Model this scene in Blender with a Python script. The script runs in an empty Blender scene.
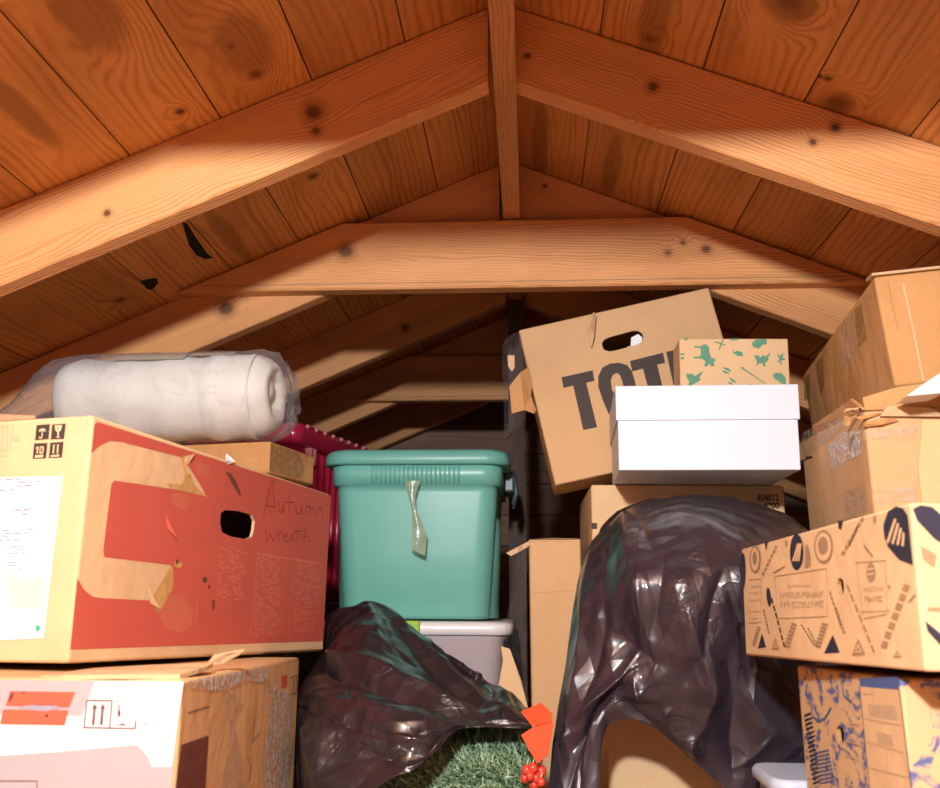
import bpy, bmesh, math, random
from mathutils import Vector, Matrix, noise

sc = bpy.context.scene
COL = sc.collection
rnd = random.Random(11)
H = 0.42                                   # camera height above the attic floor

# ------------------------------------------------------------------ camera
FPX, PITCH, YAW, ROLL = 948.2, .2165, .0633, .0053
_F = Vector((-math.sin(YAW)*math.cos(PITCH), math.cos(YAW)*math.cos(PITCH), math.sin(PITCH)))
_R = Vector((math.cos(YAW), math.sin(YAW), 0)); _U = _R.cross(_F)
CR = _R*math.cos(ROLL) + _U*math.sin(ROLL); CU = -_R*math.sin(ROLL) + _U*math.cos(ROLL)
CAMPOS = Vector((0, 0, H))

def ray(px, py):
    return _F + CR*((px-470)/FPX) + CU*((394-py)/FPX)
def at(px, py, Y):
    v = ray(px, py)
    return CAMPOS + v*(Y/v.y)

cam = bpy.data.cameras.new('camera'); co = bpy.data.objects.new('camera', cam); COL.objects.link(co)
m = Matrix((CR, CU, -_F)).transposed().to_4x4(); m.translation = CAMPOS; co.matrix_world = m
cam.sensor_fit = 'HORIZONTAL'; cam.sensor_width = 36; cam.lens = FPX/940*36; cam.clip_start = .02
cam.dof.use_dof = True; cam.dof.focus_distance = 2.0; cam.dof.aperture_fstop = 8
sc.camera = co

# ------------------------------------------------------------------ materials
MATS = {}
class NT:
    def __init__(s, name):
        s.m = bpy.data.materials.new(name); s.m.use_nodes = True
        s.t = s.m.node_tree; s.b = s.t.nodes['Principled BSDF']; s.out = s.t.nodes['Material Output']
        MATS[name] = s.m
    def n(s, typ, **kw):
        nd = s.t.nodes.new('ShaderNode'+typ)
        for k, v in kw.items(): setattr(nd, k, v)
        return nd
    def l(s, a, b): s.t.links.new(a, b)
    def val(s, sock, v):
        if hasattr(v, 'node'): s.l(v, sock)
        else: sock.default_value = v
    def math(s, op, a, b=0.0, c=None, clamp=False):
        nd = s.n('Math', operation=op, use_clamp=clamp)
        s.val(nd.inputs[0], a); s.val(nd.inputs[1], b)
        if c is not None: s.val(nd.inputs[2], c)
        return nd.outputs[0]
    def vec(s, x, y, z=0.0):
        nd = s.n('CombineXYZ'); s.val(nd.inputs[0], x); s.val(nd.inputs[1], y); s.val(nd.inputs[2], z)
        return nd.outputs[0]
    def noise(s, v, scale, detail=3, rough=.55, dist=0.0):
        nd = s.n('TexNoise'); s.l(v, nd.inputs['Vector']); nd.inputs['Scale'].default_value = scale
        nd.inputs['Detail'].default_value = detail; nd.inputs['Roughness'].default_value = rough
        nd.inputs['Distortion'].default_value = dist
        return nd.outputs[0]
    def mapr(s, v, a, b, c=0.0, d=1.0, smooth=True):
        nd = s.n('MapRange'); nd.interpolation_type = 'SMOOTHSTEP' if smooth else 'LINEAR'
        s.val(nd.inputs[0], v)
        for i, x in enumerate((a, b, c, d)): nd.inputs[i+1].default_value = x
        return nd.outputs[0]
    def mix(s, f, a, b, blend='MIX'):
        nd = s.n('Mix', data_type='RGBA', blend_type=blend)
        s.val(nd.inputs[0], f)
        for sock, v in ((nd.inputs[6], a), (nd.inputs[7], b)):
            if hasattr(v, 'node'): s.l(v, sock)
            else: sock.default_value = (*v, 1)
        return nd.outputs[2]
    def bump(s, h, strength, dist=.01):
        nd = s.n('Bump'); nd.inputs['Strength'].default_value = strength; nd.inputs['Distance'].default_value = dist
        s.l(h, nd.inputs['Height']); s.l(nd.outputs[0], s.b.inputs['Normal']); return nd
    def col(s, c):
        if hasattr(c, 'node'): s.l(c, s.b.inputs['Base Color'])
        else: s.b.inputs['Base Color'].default_value = (*c, 1)
    def set(s, **kw):
        for k, v in kw.items(): s.b.inputs[k.replace('_', ' ')].default_value = v

def plain(name, c, rough=.6, var=.12, scale=30, **kw):
    t = NT(name); tc = t.n('TexCoord')
    f = t.noise(tc.outputs['Object'], scale, 4)
    c2 = tuple(x*(1-var) for x in c); c1 = tuple(min(1, x*(1+var)) for x in c)
    t.col(t.mix(f, c1, c2)); t.set(Roughness=rough, **kw)
    return t.m

def wood(name, light, dark, knots, lines=60, rough=.55, contrast=.6, stains=()):
    t = NT(name); uvn = t.n('UVMap'); uvn.uv_map = 'UVMap'; uv = uvn.outputs[0]
    sep = t.n('SeparateXYZ'); t.l(uv, sep.inputs[0]); u, v = sep.outputs[0], sep.outputs[1]
    d = None
    for (ku, kv, kr) in knots:
        dn = t.n('VectorMath', operation='DISTANCE'); t.l(uv, dn.inputs[0]); dn.inputs[1].default_value = (ku, kv, 0)
        q = t.math('DIVIDE', dn.outputs['Value'], kr)
        d = q if d is None else t.math('MINIMUM', d, q)
    warp = t.noise(t.vec(t.math('MULTIPLY', u, 1.3), t.math('MULTIPLY', v, 6)), 1, 3)
    wob = t.noise(t.vec(t.math('MULTIPLY', u, 14), t.math('MULTIPLY', v, 30)), 1, 2)
    d = t.math('ADD', d, t.math('MULTIPLY', t.math('SUBTRACT', wob, .5), .9))
    sd = None
    for (ku, kv, ru, rv) in stains:
        a = t.math('DIVIDE', t.math('SUBTRACT', u, ku), ru); b = t.math('DIVIDE', t.math('SUBTRACT', v, kv), rv)
        q = t.math('SQRT', t.math('ADD', t.math('MULTIPLY', a, a), t.math('MULTIPLY', b, b))); sd = q if sd is None else t.math('MINIMUM', sd, q)
    if sd is not None: sd = t.math('ADD', sd, t.math('MULTIPLY', t.math('SUBTRACT', wob, .5), .5))
    ringb = t.math('MULTIPLY', t.mapr(d, .8, 5.0, 1, 0), 1.5)
    ph = t.math('ADD', t.math('MULTIPLY', v, lines), t.math('MULTIPLY', warp, lines*.11))
    ph = t.math('ADD', ph, ringb)
    if sd is not None: ph = t.math('ADD', ph, t.math('MULTIPLY', t.mapr(sd, .2, 2.2, 1, 0), 4.0))
    li = t.math('MULTIPLY_ADD', t.math('SINE', t.math('MULTIPLY', ph, 6.283)), .5, .5)
    li = t.math('MULTIPLY', t.math('POWER', li, 2.2), t.mapr(t.noise(t.vec(t.math('MULTIPLY', u, .9), t.math('MULTIPLY', v, 22)), 1, 2), .3, .68, .25, 1.5))
    fine = t.noise(t.vec(t.math('MULTIPLY', u, 9), t.math('MULTIPLY', v, 420)), 1, 3)
    blot = t.noise(t.vec(t.math('MULTIPLY', u, 2.2), t.math('MULTIPLY', v, 7)), 1, 4, .6)
    f = t.math('ADD', t.math('MULTIPLY', li, contrast), t.math('MULTIPLY', t.math('SUBTRACT', fine, .45), .55), clamp=True)
    c = t.mix(f, light, dark)
    halo = t.mapr(d, .8, 2.2, .6, 0)
    c = t.mix(halo, c, tuple(x*.62 for x in dark))
    core = t.mapr(d, .45, 1.15, .8, 0)
    c = t.mix(core, c, (.06, .024, .012))
    st = t.mapr(blot, .42, .75, 0, .45)
    c = t.mix(st, c, tuple(x*.75 for x in dark))
    if sd is not None: c = t.mix(t.mapr(sd, .65, 1.25, .62, 0), c, tuple(x*.6 for x in dark))
    at_ = t.n('Attribute'); at_.attribute_name = 'tint'
    hs = t.n('HueSaturation'); t.l(c, hs.inputs['Color']); t.l(at_.outputs['Fac'], hs.inputs['Value'])
    t.col(hs.outputs[0]); t.set(Roughness=rough)
    t.b.inputs['Specular IOR Level'].default_value = .3
    t.bump(t.math('ADD', fine, t.math('MULTIPLY', li, .5)), .4, .003)
    return t.m

def cardboard(name, c, dents=.25, scuff=.25):
    t = NT(name); tc = t.n('TexCoord'); o = tc.outputs['Object']
    big = t.noise(o, 5, 4); fine = t.noise(o, 160, 2)
    sep = t.n('SeparateXYZ'); t.l(o, sep.inputs[0])
    s_ = t.math('ADD', sep.outputs[0], sep.outputs[1])
    fl = t.math('MULTIPLY_ADD', t.math('SINE', t.math('MULTIPLY', s_, 1100)), .5, .5)
    f = t.math('ADD', t.math('MULTIPLY', t.mapr(big, .4, .7), scuff*1.6), t.math('MULTIPLY', fine, scuff*.7))
    f = t.math('ADD', f, t.math('MULTIPLY', fl, .03), clamp=True)
    t.col(t.mix(f, c, tuple(x*.72 for x in c))); t.set(Roughness=.75)
    t.b.inputs['Specular IOR Level'].default_value = .25
    h = t.math('ADD', t.math('MULTIPLY', big, 2.2), t.math('MULTIPLY', fine, .04))
    t.bump(h, dents, .02)
    return t.m

def film(name, c, base=.12, rough=.12, scale=40, bump=.5):
    """clear plastic film: mostly transparent with glossy sheen"""
    t = NT(name); tc = t.n('TexCoord'); o = tc.outputs['Object']
    tr = t.n('BsdfTransparent'); tr.inputs[0].default_value = (.93, .93, .95, 1)
    h = t.noise(o, scale, 4, .6, 1.5)
    t.bump(h, bump, .01); t.col(c); t.set(Roughness=rough)
    t.b.inputs['Specular IOR Level'].default_value = .8
    lw = t.n('LayerWeight'); lw.inputs['Blend'].default_value = .35
    fac = t.math('ADD', t.math('MULTIPLY', lw.outputs['Facing'], .36), t.math('MULTIPLY', t.mapr(h, .45, .7), base), clamp=True)
    fac = t.math('ADD', fac, base*.6, clamp=True)
    ms = t.n('MixShader'); t.l(fac, ms.inputs[0]); t.l(tr.outputs[0], ms.inputs[1]); t.l(t.b.outputs[0], ms.inputs[2])
    t.l(ms.outputs[0], t.out.inputs[0])
    return t.m

def tape(name, c, alpha, sc_=55, amt=.35):
    t = NT(name); tc = t.n('TexCoord'); o = tc.outputs['Object']
    tr = t.n('BsdfTransparent'); tr.inputs[0].default_value = (.98, .95, .9, 1)
    h = t.noise(o, sc_, 4, .6, 1); t.bump(h, .4, .006); t.col(c); t.set(Roughness=.2)
    fac = t.math('ADD', t.mapr(h, .42, .6, 0, amt), alpha, clamp=True)
    ms = t.n('MixShader'); t.l(fac, ms.inputs[0]); t.l(tr.outputs[0], ms.inputs[1]); t.l(t.b.outputs[0], ms.inputs[2])
    t.l(ms.outputs[0], t.out.inputs[0])
    return t.m

def bag_mat(name, rot, c1, c2):
    t = NT(name); tc = t.n('TexCoord'); o = tc.outputs['Object']
    a = t.noise(o, 4, 2, .5, .6); b = t.noise(o, 30, 3, .55, 1.5)
    hs = []
    for k, (sc_, rz, ry) in enumerate(((5.0, rot, .3), (8.5, rot+.9, -.7), (6.0, rot-1.1, 1.1))):
        mp = t.n('Mapping'); t.l(o, mp.inputs[0]); mp.inputs['Rotation'].default_value = (0, ry, rz)
        w = t.n('TexWave', wave_type='BANDS', wave_profile='TRI'); t.l(mp.outputs[0], w.inputs['Vector'])
        w.inputs['Scale'].default_value = sc_; w.inputs['Distortion'].default_value = 3.2; w.inputs['Detail'].default_value = 1.5; w.inputs['Detail Scale'].default_value = .8
        hs.append(w.outputs['Fac'])
    h = t.math('ADD', t.math('MULTIPLY', hs[0], .42), t.math('MULTIPLY', hs[1], .20)); h = t.math('ADD', h, t.math('MULTIPLY', hs[2], .30))
    h = t.math('ADD', h, t.math('MULTIPLY', a, .8))
    patch = t.mapr(t.noise(o, 7, 2), .50, .64)
    h = t.math('ADD', h, t.math('MULTIPLY', t.math('MULTIPLY', b, patch), .45))
    t.bump(h, .55, .022)
    t.col(t.mix(a, c1, c2)); t.set(Roughness=.36)
    t.b.inputs['Specular IOR Level'].default_value = .85
    t.b.inputs['Coat Weight'].default_value = .45; t.b.inputs['Coat Roughness'].default_value = .13
    return t.m

CB = cardboard('cardboard', (.66, .405, .20))
CBP = cardboard('cardboard_pale', (.74, .495, .27))
CBD = cardboard('cardboard_worn', (.58, .305, .115), .45, .4)
CBE = cardboard('cardboard_torn_edge', (.68, .45, .25), .8, .6)
CBI = cardboard('cardboard_inside', (.40, .22, .09))
RED = plain('red_print', (.54, .098, .066), .55, .14, 9)
SMUDGE = plain('tan_red_smudge', (.55, .135, .078), .6, .15, 30)
REDL = plain('red_print_worn', (.68, .21, .125), .6, .2, 60)
TAN = cardboard('tan_scuff', (.62, .34, .12), .5, .3)
INK = plain('dark_ink', (.05, .032, .025), .7, .3, 60)
INKB = plain('brown_ink', (.36, .215, .11), .7, .25, 60)
INKN = plain('navy_ink', (.022, .022, .04), .6, .3, 60)
INKT = plain('small_print_ink', (.47, .30, .165), .7, .2, 60)
INKL = plain('faint_ink', (.52, .36, .22), .7, .2, 60)
PENCIL = plain('marker_pen', (.30, .045, .035), .7, .3, 120)
BROWN = plain('brown_print', (.15, .045, .03), .5, .35, 40)
WHITE = plain('white_paper', (.84, .84, .86), .55, .03, 14)
WHITED = plain('matt_white', (.62, .60, .60), .6, .05, 20)
WHITEB = plain('white_box_card', (.66, .70, .78), .5, .025, 9)
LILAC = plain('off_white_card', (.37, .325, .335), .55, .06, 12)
REDLAB = plain('red_label', (.72, .10, .05), .5, .25, 45)
TEALINK = plain('teal_ink', (.03, .42, .26), .5, .1, 20)
BLUEL = plain('blue_grey_ink', (.45, .50, .58), .6, .1, 40)
LABST = plain('label_smudge', (.30, .27, .33), .6, .2, 120)
LABYE = plain('label_stain', (.80, .70, .52), .6, .08, 60)
GREENP = plain('green_print', (.10, .28, .17), .7, .18, 90)
TEAL = plain('teal_plastic', (.155, .46, .39), .35, .05, 14)
TEALD = plain('teal_plastic_lid', (.14, .42, .355), .38, .05, 14)
TEALDK = plain('dark_grey_plastic', (.05, .075, .08), .4, .1, 14)
CRIM = plain('crimson_plastic', (.52, .022, .06), .22, .12, 14)
CRIML = plain('crimson_painted_highlight', (.75, .22, .24), .3, .12, 14)
LIME = plain('lime_plastic', (.30, .52, .03), .35, .05, 14)
WPLAS = plain('white_plastic', (.82, .80, .80), .3, .03, 14)
PBLUE = plain('pale_blue_plastic', (.50, .58, .72), .35, .05, 14)
FABRIC = plain('white_batting', (.80, .79, .69), .9, .06, 10)
FABST = plain('beige_insert', (.58, .46, .30), .7, .15, 40)
ORANGE = plain('orange_card', (.78, .065, .012), .75, .1, 25)
BERRY = plain('red_berry', (.70, .06, .035), .3, .2, 30)
FOAM = plain('white_foam', (.82, .84, .88), .6, .03, 60)
CLEAR = film('clear_film', (.22, .21, .22), .07, .12, 40, .5)
WRAP = film('clear_wrap', (.55, .54, .57), .10, .1, 24, .6)
TAPE = tape('brown_tape', (.42, .21, .07), .55)
TAPEC = tape('clear_tape', (.72, .62, .5), .14)
TAPEW = tape('crinkled_white_tape', (.80, .75, .70), .12, 110, .8)
STRIP = tape('milky_green_film', (.30, .42, .31), .7, 25, .2)
BAGL = bag_mat('black_bag_plastic', 1.2, (.010, .008, .011), (.022, .016, .022))
BAGR = bag_mat('black_bag_plastic_hung', .2, (.018, .013, .020), (.036, .026, .038))
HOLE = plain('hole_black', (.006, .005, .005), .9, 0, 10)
# translucent bin wall
_t = NT('frosted_clear_plastic'); _tr = _t.n('BsdfTransparent'); _tr.inputs[0].default_value = (.8, .74, .8, 1)
_t.col((.78, .68, .72)); _t.set(Roughness=.25)
_ms = _t.n('MixShader'); _ms.inputs[0].default_value = .72
_t.l(_tr.outputs[0], _ms.inputs[1]); _t.l(_t.b.outputs[0], _ms.inputs[2]); _t.l(_ms.outputs[0], _t.out.inputs[0])
FROST = _t.m
# blue patterned kraft
_t = NT('kraft_blue_print'); _tc = _t.n('TexCoord'); _o = _tc.outputs['Object']
_s = _t.n('SeparateXYZ'); _t.l(_o, _s.inputs[0])
_w = _t.noise(_o, 13, 3, .6, 2.5); _f = _t.noise(_t.vec(_t.math('MULTIPLY', _t.math('ADD', _s.outputs[0], _s.outputs[1]), 60), _t.math('MULTIPLY', _s.outputs[2], 150)), 1, 2)
_b = _t.math('MULTIPLY', _t.mapr(_w, .50, .56), _t.mapr(_f, .40, .55, .15, 1))
_t.col(_t.mix(_b, (.62, .41, .21), (.10, .12, .28))); _t.set(Roughness=.7)
KBLUE = _t.m
# needles
_t = NT('green_needles'); _oi = _t.n('Attribute'); _oi.attribute_name = 'tint'
_t.col(_t.mix(_oi.outputs['Fac'], (.05, .12, .055), (.42, .58, .36))); _t.set(Roughness=.45)
NEEDLE = _t.m

# ------------------------------------------------------------------ objects
def props(o, label=None, cat=None, group=None, kind=None):
    if label: o['label'] = label
    if cat: o['category'] = cat
    if group: o['group'] = group
    if kind: o['kind'] = kind
    return o

def empty(name, loc, label, cat, group=None, rot=None):
    o = bpy.data.objects.new(name, None); COL.objects.link(o); o.empty_display_size = .05
    M = (rot.to_4x4() if rot else Matrix.Identity(4)); M.translation = Vector(loc); o.matrix_world = M
    return props(o, label, cat, group)

class G:
    """mesh accumulator"""
    def __init__(s):
        s.bm = bmesh.new(); s.uv = s.bm.loops.layers.uv.new('UVMap'); s.tint = s.bm.faces.layers.float.new('tint'); s.mats = []
    def mi(s, m):
        if m not in s.mats: s.mats.append(m)
        return s.mats.index(m)
    def face(s, pts, m, uvf=None, tint=1.0, smooth=False):
        vs = [p if isinstance(p, bmesh.types.BMVert) else s.bm.verts.new(p) for p in pts]
        try: f = s.bm.faces.new(vs)
        except ValueError: return None
        f.material_index = s.mi(m); f[s.tint] = tint; f.smooth = smooth
        if uvf:
            for lp in f.loops: lp[s.uv].uv = uvf(lp.vert.co)
        return f
    def prism(s, a, b, m, uvf=None, tint=1.0, smooth=False, caps=True):
        """a, b: matching loops"""
        va = [s.bm.verts.new(p) for p in a]; vb = [s.bm.verts.new(p) for p in b]; n = len(a)
        if caps:
            s.face(va, m, uvf, tint); s.face(vb[::-1], m, uvf, tint)
        for i in range(n):
            s.face([va[i], vb[i], vb[(i+1) % n], va[(i+1) % n]], m, uvf, tint, smooth)
    def box(s, lo, hi, m, bev=0, tint=1.0):
        lo = Vector(lo); hi = Vector(hi)
        r = bmesh.ops.create_cube(s.bm, size=1)
        for v in r['verts']: v.co = Vector([(lo[i]+hi[i])/2 + v.co[i]*(hi[i]-lo[i]) for i in range(3)])
        fs = set(f for v in r['verts'] for f in v.link_faces)
        for f in fs: f.material_index = s.mi(m); f[s.tint] = tint
        if bev:
            es = list(set(e for v in r['verts'] for e in v.link_edges))
            q = bmesh.ops.bevel(s.bm, geom=es, offset=bev, segments=2, affect='EDGES', profile=.5)
            for f in q['faces']: f.material_index = s.mi(m); f.smooth = True; f[s.tint] = tint
    def loft(s, rings, m, closed=True, cap0=True, cap1=True, smooth=True):
        vr = [[s.bm.verts.new(p) for p in r] for r in rings]; n = len(vr[0])
        for a, b in zip(vr, vr[1:]):
            for i in range(n if closed else n-1):
                s.face([a[i], a[(i+1) % n], b[(i+1) % n], b[i]], m, None, 1, smooth)
        if cap0: s.face(vr[0][::-1], m)
        if cap1: s.face(vr[-1], m)
        return vr
    def tube(s, pts, r, m, n=8):
        pts = [Vector(p) for p in pts]; rings = []
        for i, p in enumerate(pts):
            d = (pts[min(i+1, len(pts)-1)]-pts[max(i-1, 0)]).normalized()
            a = d.orthogonal().normalized() if i == 0 else (rings_a - d*rings_a.dot(d)).normalized()
            rings_a = a; b = d.cross(a)
            rr = r[i] if isinstance(r, (list, tuple)) else r
            rings.append([p+(a*math.cos(t)+b*math.sin(t))*rr for t in [2*math.pi*k/n for k in range(n)]])
        s.loft(rings, m)
    def sphere(s, c, r, m, seg=10):
        q = bmesh.ops.create_uvsphere(s.bm, u_segments=seg, v_segments=seg//2+2, radius=1)
        rr = r if isinstance(r, (tuple, list)) else (r, r, r)
        for v in q['verts']: v.co = Vector([c[i]+v.co[i]*rr[i] for i in range(3)])
        for f in set(f for v in q['verts'] for f in v.link_faces): f.material_index = s.mi(m); f.smooth = True; f[s.tint] = 1
    def done(s, name, parent=None, off=None, recalc=False):
        if off is not None: bmesh.ops.translate(s.bm, verts=s.bm.verts, vec=-Vector(off))
        if recalc: bmesh.ops.recalc_face_normals(s.bm, faces=s.bm.faces)
        me = bpy.data.meshes.new(name); s.bm.to_mesh(me); s.bm.free()
        for m in s.mats: me.materials.append(m)
        o = bpy.data.objects.new(name, me); COL.objects.link(o)
        if parent: o.parent = parent
        return o

def Z(ox, oy, s):
    return lambda *pts: [(ox+x/s, oy+y/s) for x, y in pts]

def rotm(yaw, tx, ty):
    d = math.radians
    return Matrix.Rotation(d(yaw), 3, 'Z') @ Matrix.Rotation(d(tx), 3, 'X') @ Matrix.Rotation(d(ty), 3, 'Y')

class Box:
    """a carton: empty at its base centre, body mesh and extra parts; faces addressed by name"""
    def __init__(s, name, label, cat, pos, rot, dims, group=None):
        s.R = rotm(*rot); s.dims = w, d, h = dims; s.p = Vector(pos)+Vector((0, 0, H)); s.o = Vector((w/2, d/2, 0))
        s.root = empty(name, s.p + s.R @ s.o, label, cat, group, s.R)
        V_ = Vector
        s.F = {'front': (V_((0, 0, 0)), V_((1, 0, 0)), V_((0, 0, 1)), V_((0, -1, 0))),
               'left': (V_((0, d, 0)), V_((0, -1, 0)), V_((0, 0, 1)), V_((-1, 0, 0))),
               'right': (V_((w, 0, 0)), V_((0, 1, 0)), V_((0, 0, 1)), V_((1, 0, 0))),
               'top': (V_((0, 0, h)), V_((1, 0, 0)), V_((0, 1, 0)), V_((0, 0, 1))),
               'bottom': (V_((0, d, 0)), V_((1, 0, 0)), V_((0, -1, 0)), V_((0, 0, -1)))}
    def pt(s, face, u, v, off=0.0):
        o, U, V, N = s.F[face]; return o+U*u+V*v+N*off
    def pick(s, face, px, py):
        o, U, V, N = s.F[face]; Ri = s.R.transposed()
        c = Ri @ (CAMPOS - s.p); r = Ri @ ray(px, py)
        k = (o-c).dot(N)/r.dot(N); q = c+r*k-o
        return q.dot(U), q.dot(V)
    def loc(s, px, py, Y): return s.R.transposed() @ (at(px, py, Y)-s.p)
    def poly(s, g, face, pts, m, off=.0006, px=True):
        q = [s.pick(face, *p) for p in pts] if px else pts
        f = g.face([s.pt(face, u, v, off) for u, v in q], m)
        if f:
            f.normal_update()
            if f.normal.dot(s.F[face][3]) < 0: f.normal_flip()
    def bars(s, g, face, u0, u1, v0, v1, rows, m, off=.0007, fill=.8, thick=.4, rag=.35):
        """rows of broken short strokes standing in for print too small to read"""
        for r in range(rows):
            v = v1-(v1-v0)*(r+.5)/rows; t = (v1-v0)/rows*thick/2; u = u0
            end = u1-(u1-u0)*rag*rnd.random()
            while u < end:
                L = rnd.uniform(.004, .016)
                if rnd.random() < fill: s.poly(g, face, [(u, v-t), (min(u+L, end), v-t), (min(u+L, end), v+t), (u, v+t)], m, off, False)
                u += L+.003
    def line(s, g, face, pts, wid, m, off=.0006, px=True):
        q = [Vector(s.pick(face, *p)) if px else Vector(p) for p in pts]
        for a, b in zip(q, q[1:]):
            d = (b-a).normalized(); n = Vector((-d.y, d.x))*wid/2
            e = d*wid*.3
            s.poly(g, face, [a-n-e, b-n+e, b+n+e, a+n-e], m, off, False)
    def body(s, m, bev=.004, holes=(), rim=None):
        g = G(); w, d, h = s.dims
        g.box((0, 0, 0), (w, d, h), m, bev)
        for face, pts in holes:
            N = s.F[face][3]; fc = max((f for f in g.bm.faces if f.normal.dot(N) > .99), key=lambda f: f.calc_area())
            q = [s.pick(face, *p) for p in pts]
            bv = list(fc.verts); outer = list(fc.edges)
            bmesh.ops.delete(g.bm, geom=[fc], context='FACES_ONLY')
            iv = [g.bm.verts.new(s.pt(face, u, v)) for u, v in q]; n = len(iv)
            ie = [g.bm.edges.new((iv[i], iv[(i+1) % n])) for i in range(n)]
            r = bmesh.ops.triangle_fill(g.bm, use_beauty=True, edges=outer+ie, normal=N)
            for f in r['geom']:
                if isinstance(f, bmesh.types.BMFace): f.material_index = g.mi(m); f[g.tint] = 1
            jv = [g.bm.verts.new(s.pt(face, u, v, -.005)) for u, v in q]
            for i in range(n): g.face([iv[i], iv[(i+1) % n], jv[(i+1) % n], jv[i]], rim or CBE)
        g.bm.normal_update()
        return g
    def end(s, g, name='body', label=None):
        o = g.done(name, s.root, s.o)
        if label: o['label'] = label
        return o
    def slab(s, pts, thick, m, name='flap', label=None, dirv=None, jag=0, edge=None):
        """a piece of board from local-space points"""
        g = G(); pts = [Vector(p) for p in pts]
        n = (pts[1]-pts[0]).cross(pts[-1]-pts[0]).normalized()*thick if dirv is None else Vector(dirv)
        g.prism(pts, [p+n for p in pts], m)
        return s.end(g, name, label)

def folds(n, focus, seed, amp, box=(0, 0, 1, 1)):
    r = random.Random(seed); out = []
    for k in range(n):
        u, v = r.uniform(box[0], box[2]), r.uniform(box[1], box[3])
        du, dv = focus[0]-u, focus[1]-v; L_ = math.hypot(du, dv)+1e-6; a = math.atan2(dv, du)+r.gauss(0, .28); ln = r.uniform(.10, .32)*min(1, L_+.3)
        out.append((u, v, u+math.cos(a)*ln, v+math.sin(a)*ln, r.choice((-1, 1, 1))*r.uniform(.3, 1)*amp, r.uniform(.007, .02)))
    return out
TRI = ((.9, .1, .5, 11), (-.5, .3, .8, 14), (.2, .2, 1, 9), (1, .2, -.6, 17))
def wsheet(name, ctrl, nu, nv, m, parent=None, creases=(), namp=.004, nscale=14, seed=0, thick=0):
    """smooth sheet through a grid of world points with folds and crumples"""
    nr, nc = len(ctrl), len(ctrl[0])
    def cr(p, t):
        n = len(p)-1; x = t*n; i = min(int(x), n-1); f = x-i
        a, b = p[i], p[i+1]; z = p[i-1] if i > 0 else a*2-b; c = p[i+2] if i+2 <= n else b*2-a
        return .5*((2*a)+(b-z)*f+(2*z-5*a+4*b-c)*f*f+(3*a-z-3*b+c)*f*f*f)
    P = []
    for j in range(nv+1):
        v = j/nv; row = [cr([ctrl[r][k] for r in range(nr)], v) for k in range(nc)]
        P.append([cr(row, i/nu) for i in range(nu+1)])
    def nrm(j, i):
        a = P[j][min(i+1, nu)]-P[j][max(i-1, 0)]; b = P[min(j+1, nv)][i]-P[max(j-1, 0)][i]
        n = a.cross(b)
        n = n.normalized() if n.length > 1e-9 else Vector((0, -1, 0))
        return n if n.y < 0 or (abs(n.y) < .2 and n.z > 0) else -n
    Q = []
    for j in range(nv+1):
        row = []
        for i in range(nu+1):
            u, v = i/nu, j/nv; p = P[j][i]; d = 0
            for (u0, v0, u1, v1, amp, wd) in creases:
                du, dv = u1-u0, v1-v0; t = max(0, min(1, ((u-u0)*du+(v-v0)*dv)/(du*du+dv*dv)))
                q = math.hypot(u-u0-du*t, v-v0-dv*t)/wd
                if q < 3: d += amp*(math.exp(-abs(q)**1.15))*(1-.75*abs(2*t-1)**3)
            x = p*nscale+Vector((seed, 0, 0))
            a = noise.noise(x)*1.2+.5; b = 1-abs(noise.noise(x*2.3+Vector((7, 3, 1)))*2)
            e = min(1, 8*min(u, 1-u, v, 1-v)+.15)
            tri = 0
            for (dx, dy_, dz_, fq) in TRI:
                ph = (p.x*dx+p.y*dy_+p.z*dz_)*fq+noise.noise(x*.55+Vector((fq, 0, 0)))*1.5
                tri += abs((ph % 2)-1)-.5
            d += namp*(a-.5)*e + namp*.2*(b-.5)*e + namp*.05*tri*e
            row.append(p+nrm(j, i)*d)
        Q.append(row)
    g = G(); V = [[g.bm.verts.new(p) for p in r] for r in Q]
    for j in range(nv):
        for i in range(nu):
            f = g.face([V[j][i], V[j][i+1], V[j+1][i+1], V[j+1][i]], m, None, 1, True)
            if f:
                for lp, q in zip(f.loops, ((i, j), (i+1, j), (i+1, j+1), (i, j+1))): lp[g.uv].uv = (q[0]/nu, q[1]/nv)
    return g.done(name, parent)

# ------------------------------------------------------------------ roof timbers
X0, ZR, SL, SR, DP = -.0446, 1.0282+H, .4267, .4051, .1348
CBZ, CHT = .6979+H, .1636
TY = [.256, .866, 1.476, 2.086, 2.696, 3.306, 3.916]
TH = .040
KN_R, KN_P = [], []                                                 # explicit knots in texture space
def frame_uv(side, seed):
    s = SL if side < 0 else SR
    L = Vector((side, 0, -s)).normalized(); Nn = Vector((side*s, 0, 1)).normalized()
    return lambda p: (p.dot(L)+seed[0], p.dot(Nn)+p.y*.9+seed[1])
def plane_pick(px, py, n, p0):
    r = ray(px, py); return CAMPOS + r*((p0-CAMPOS).dot(n)/r.dot(n))

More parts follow.
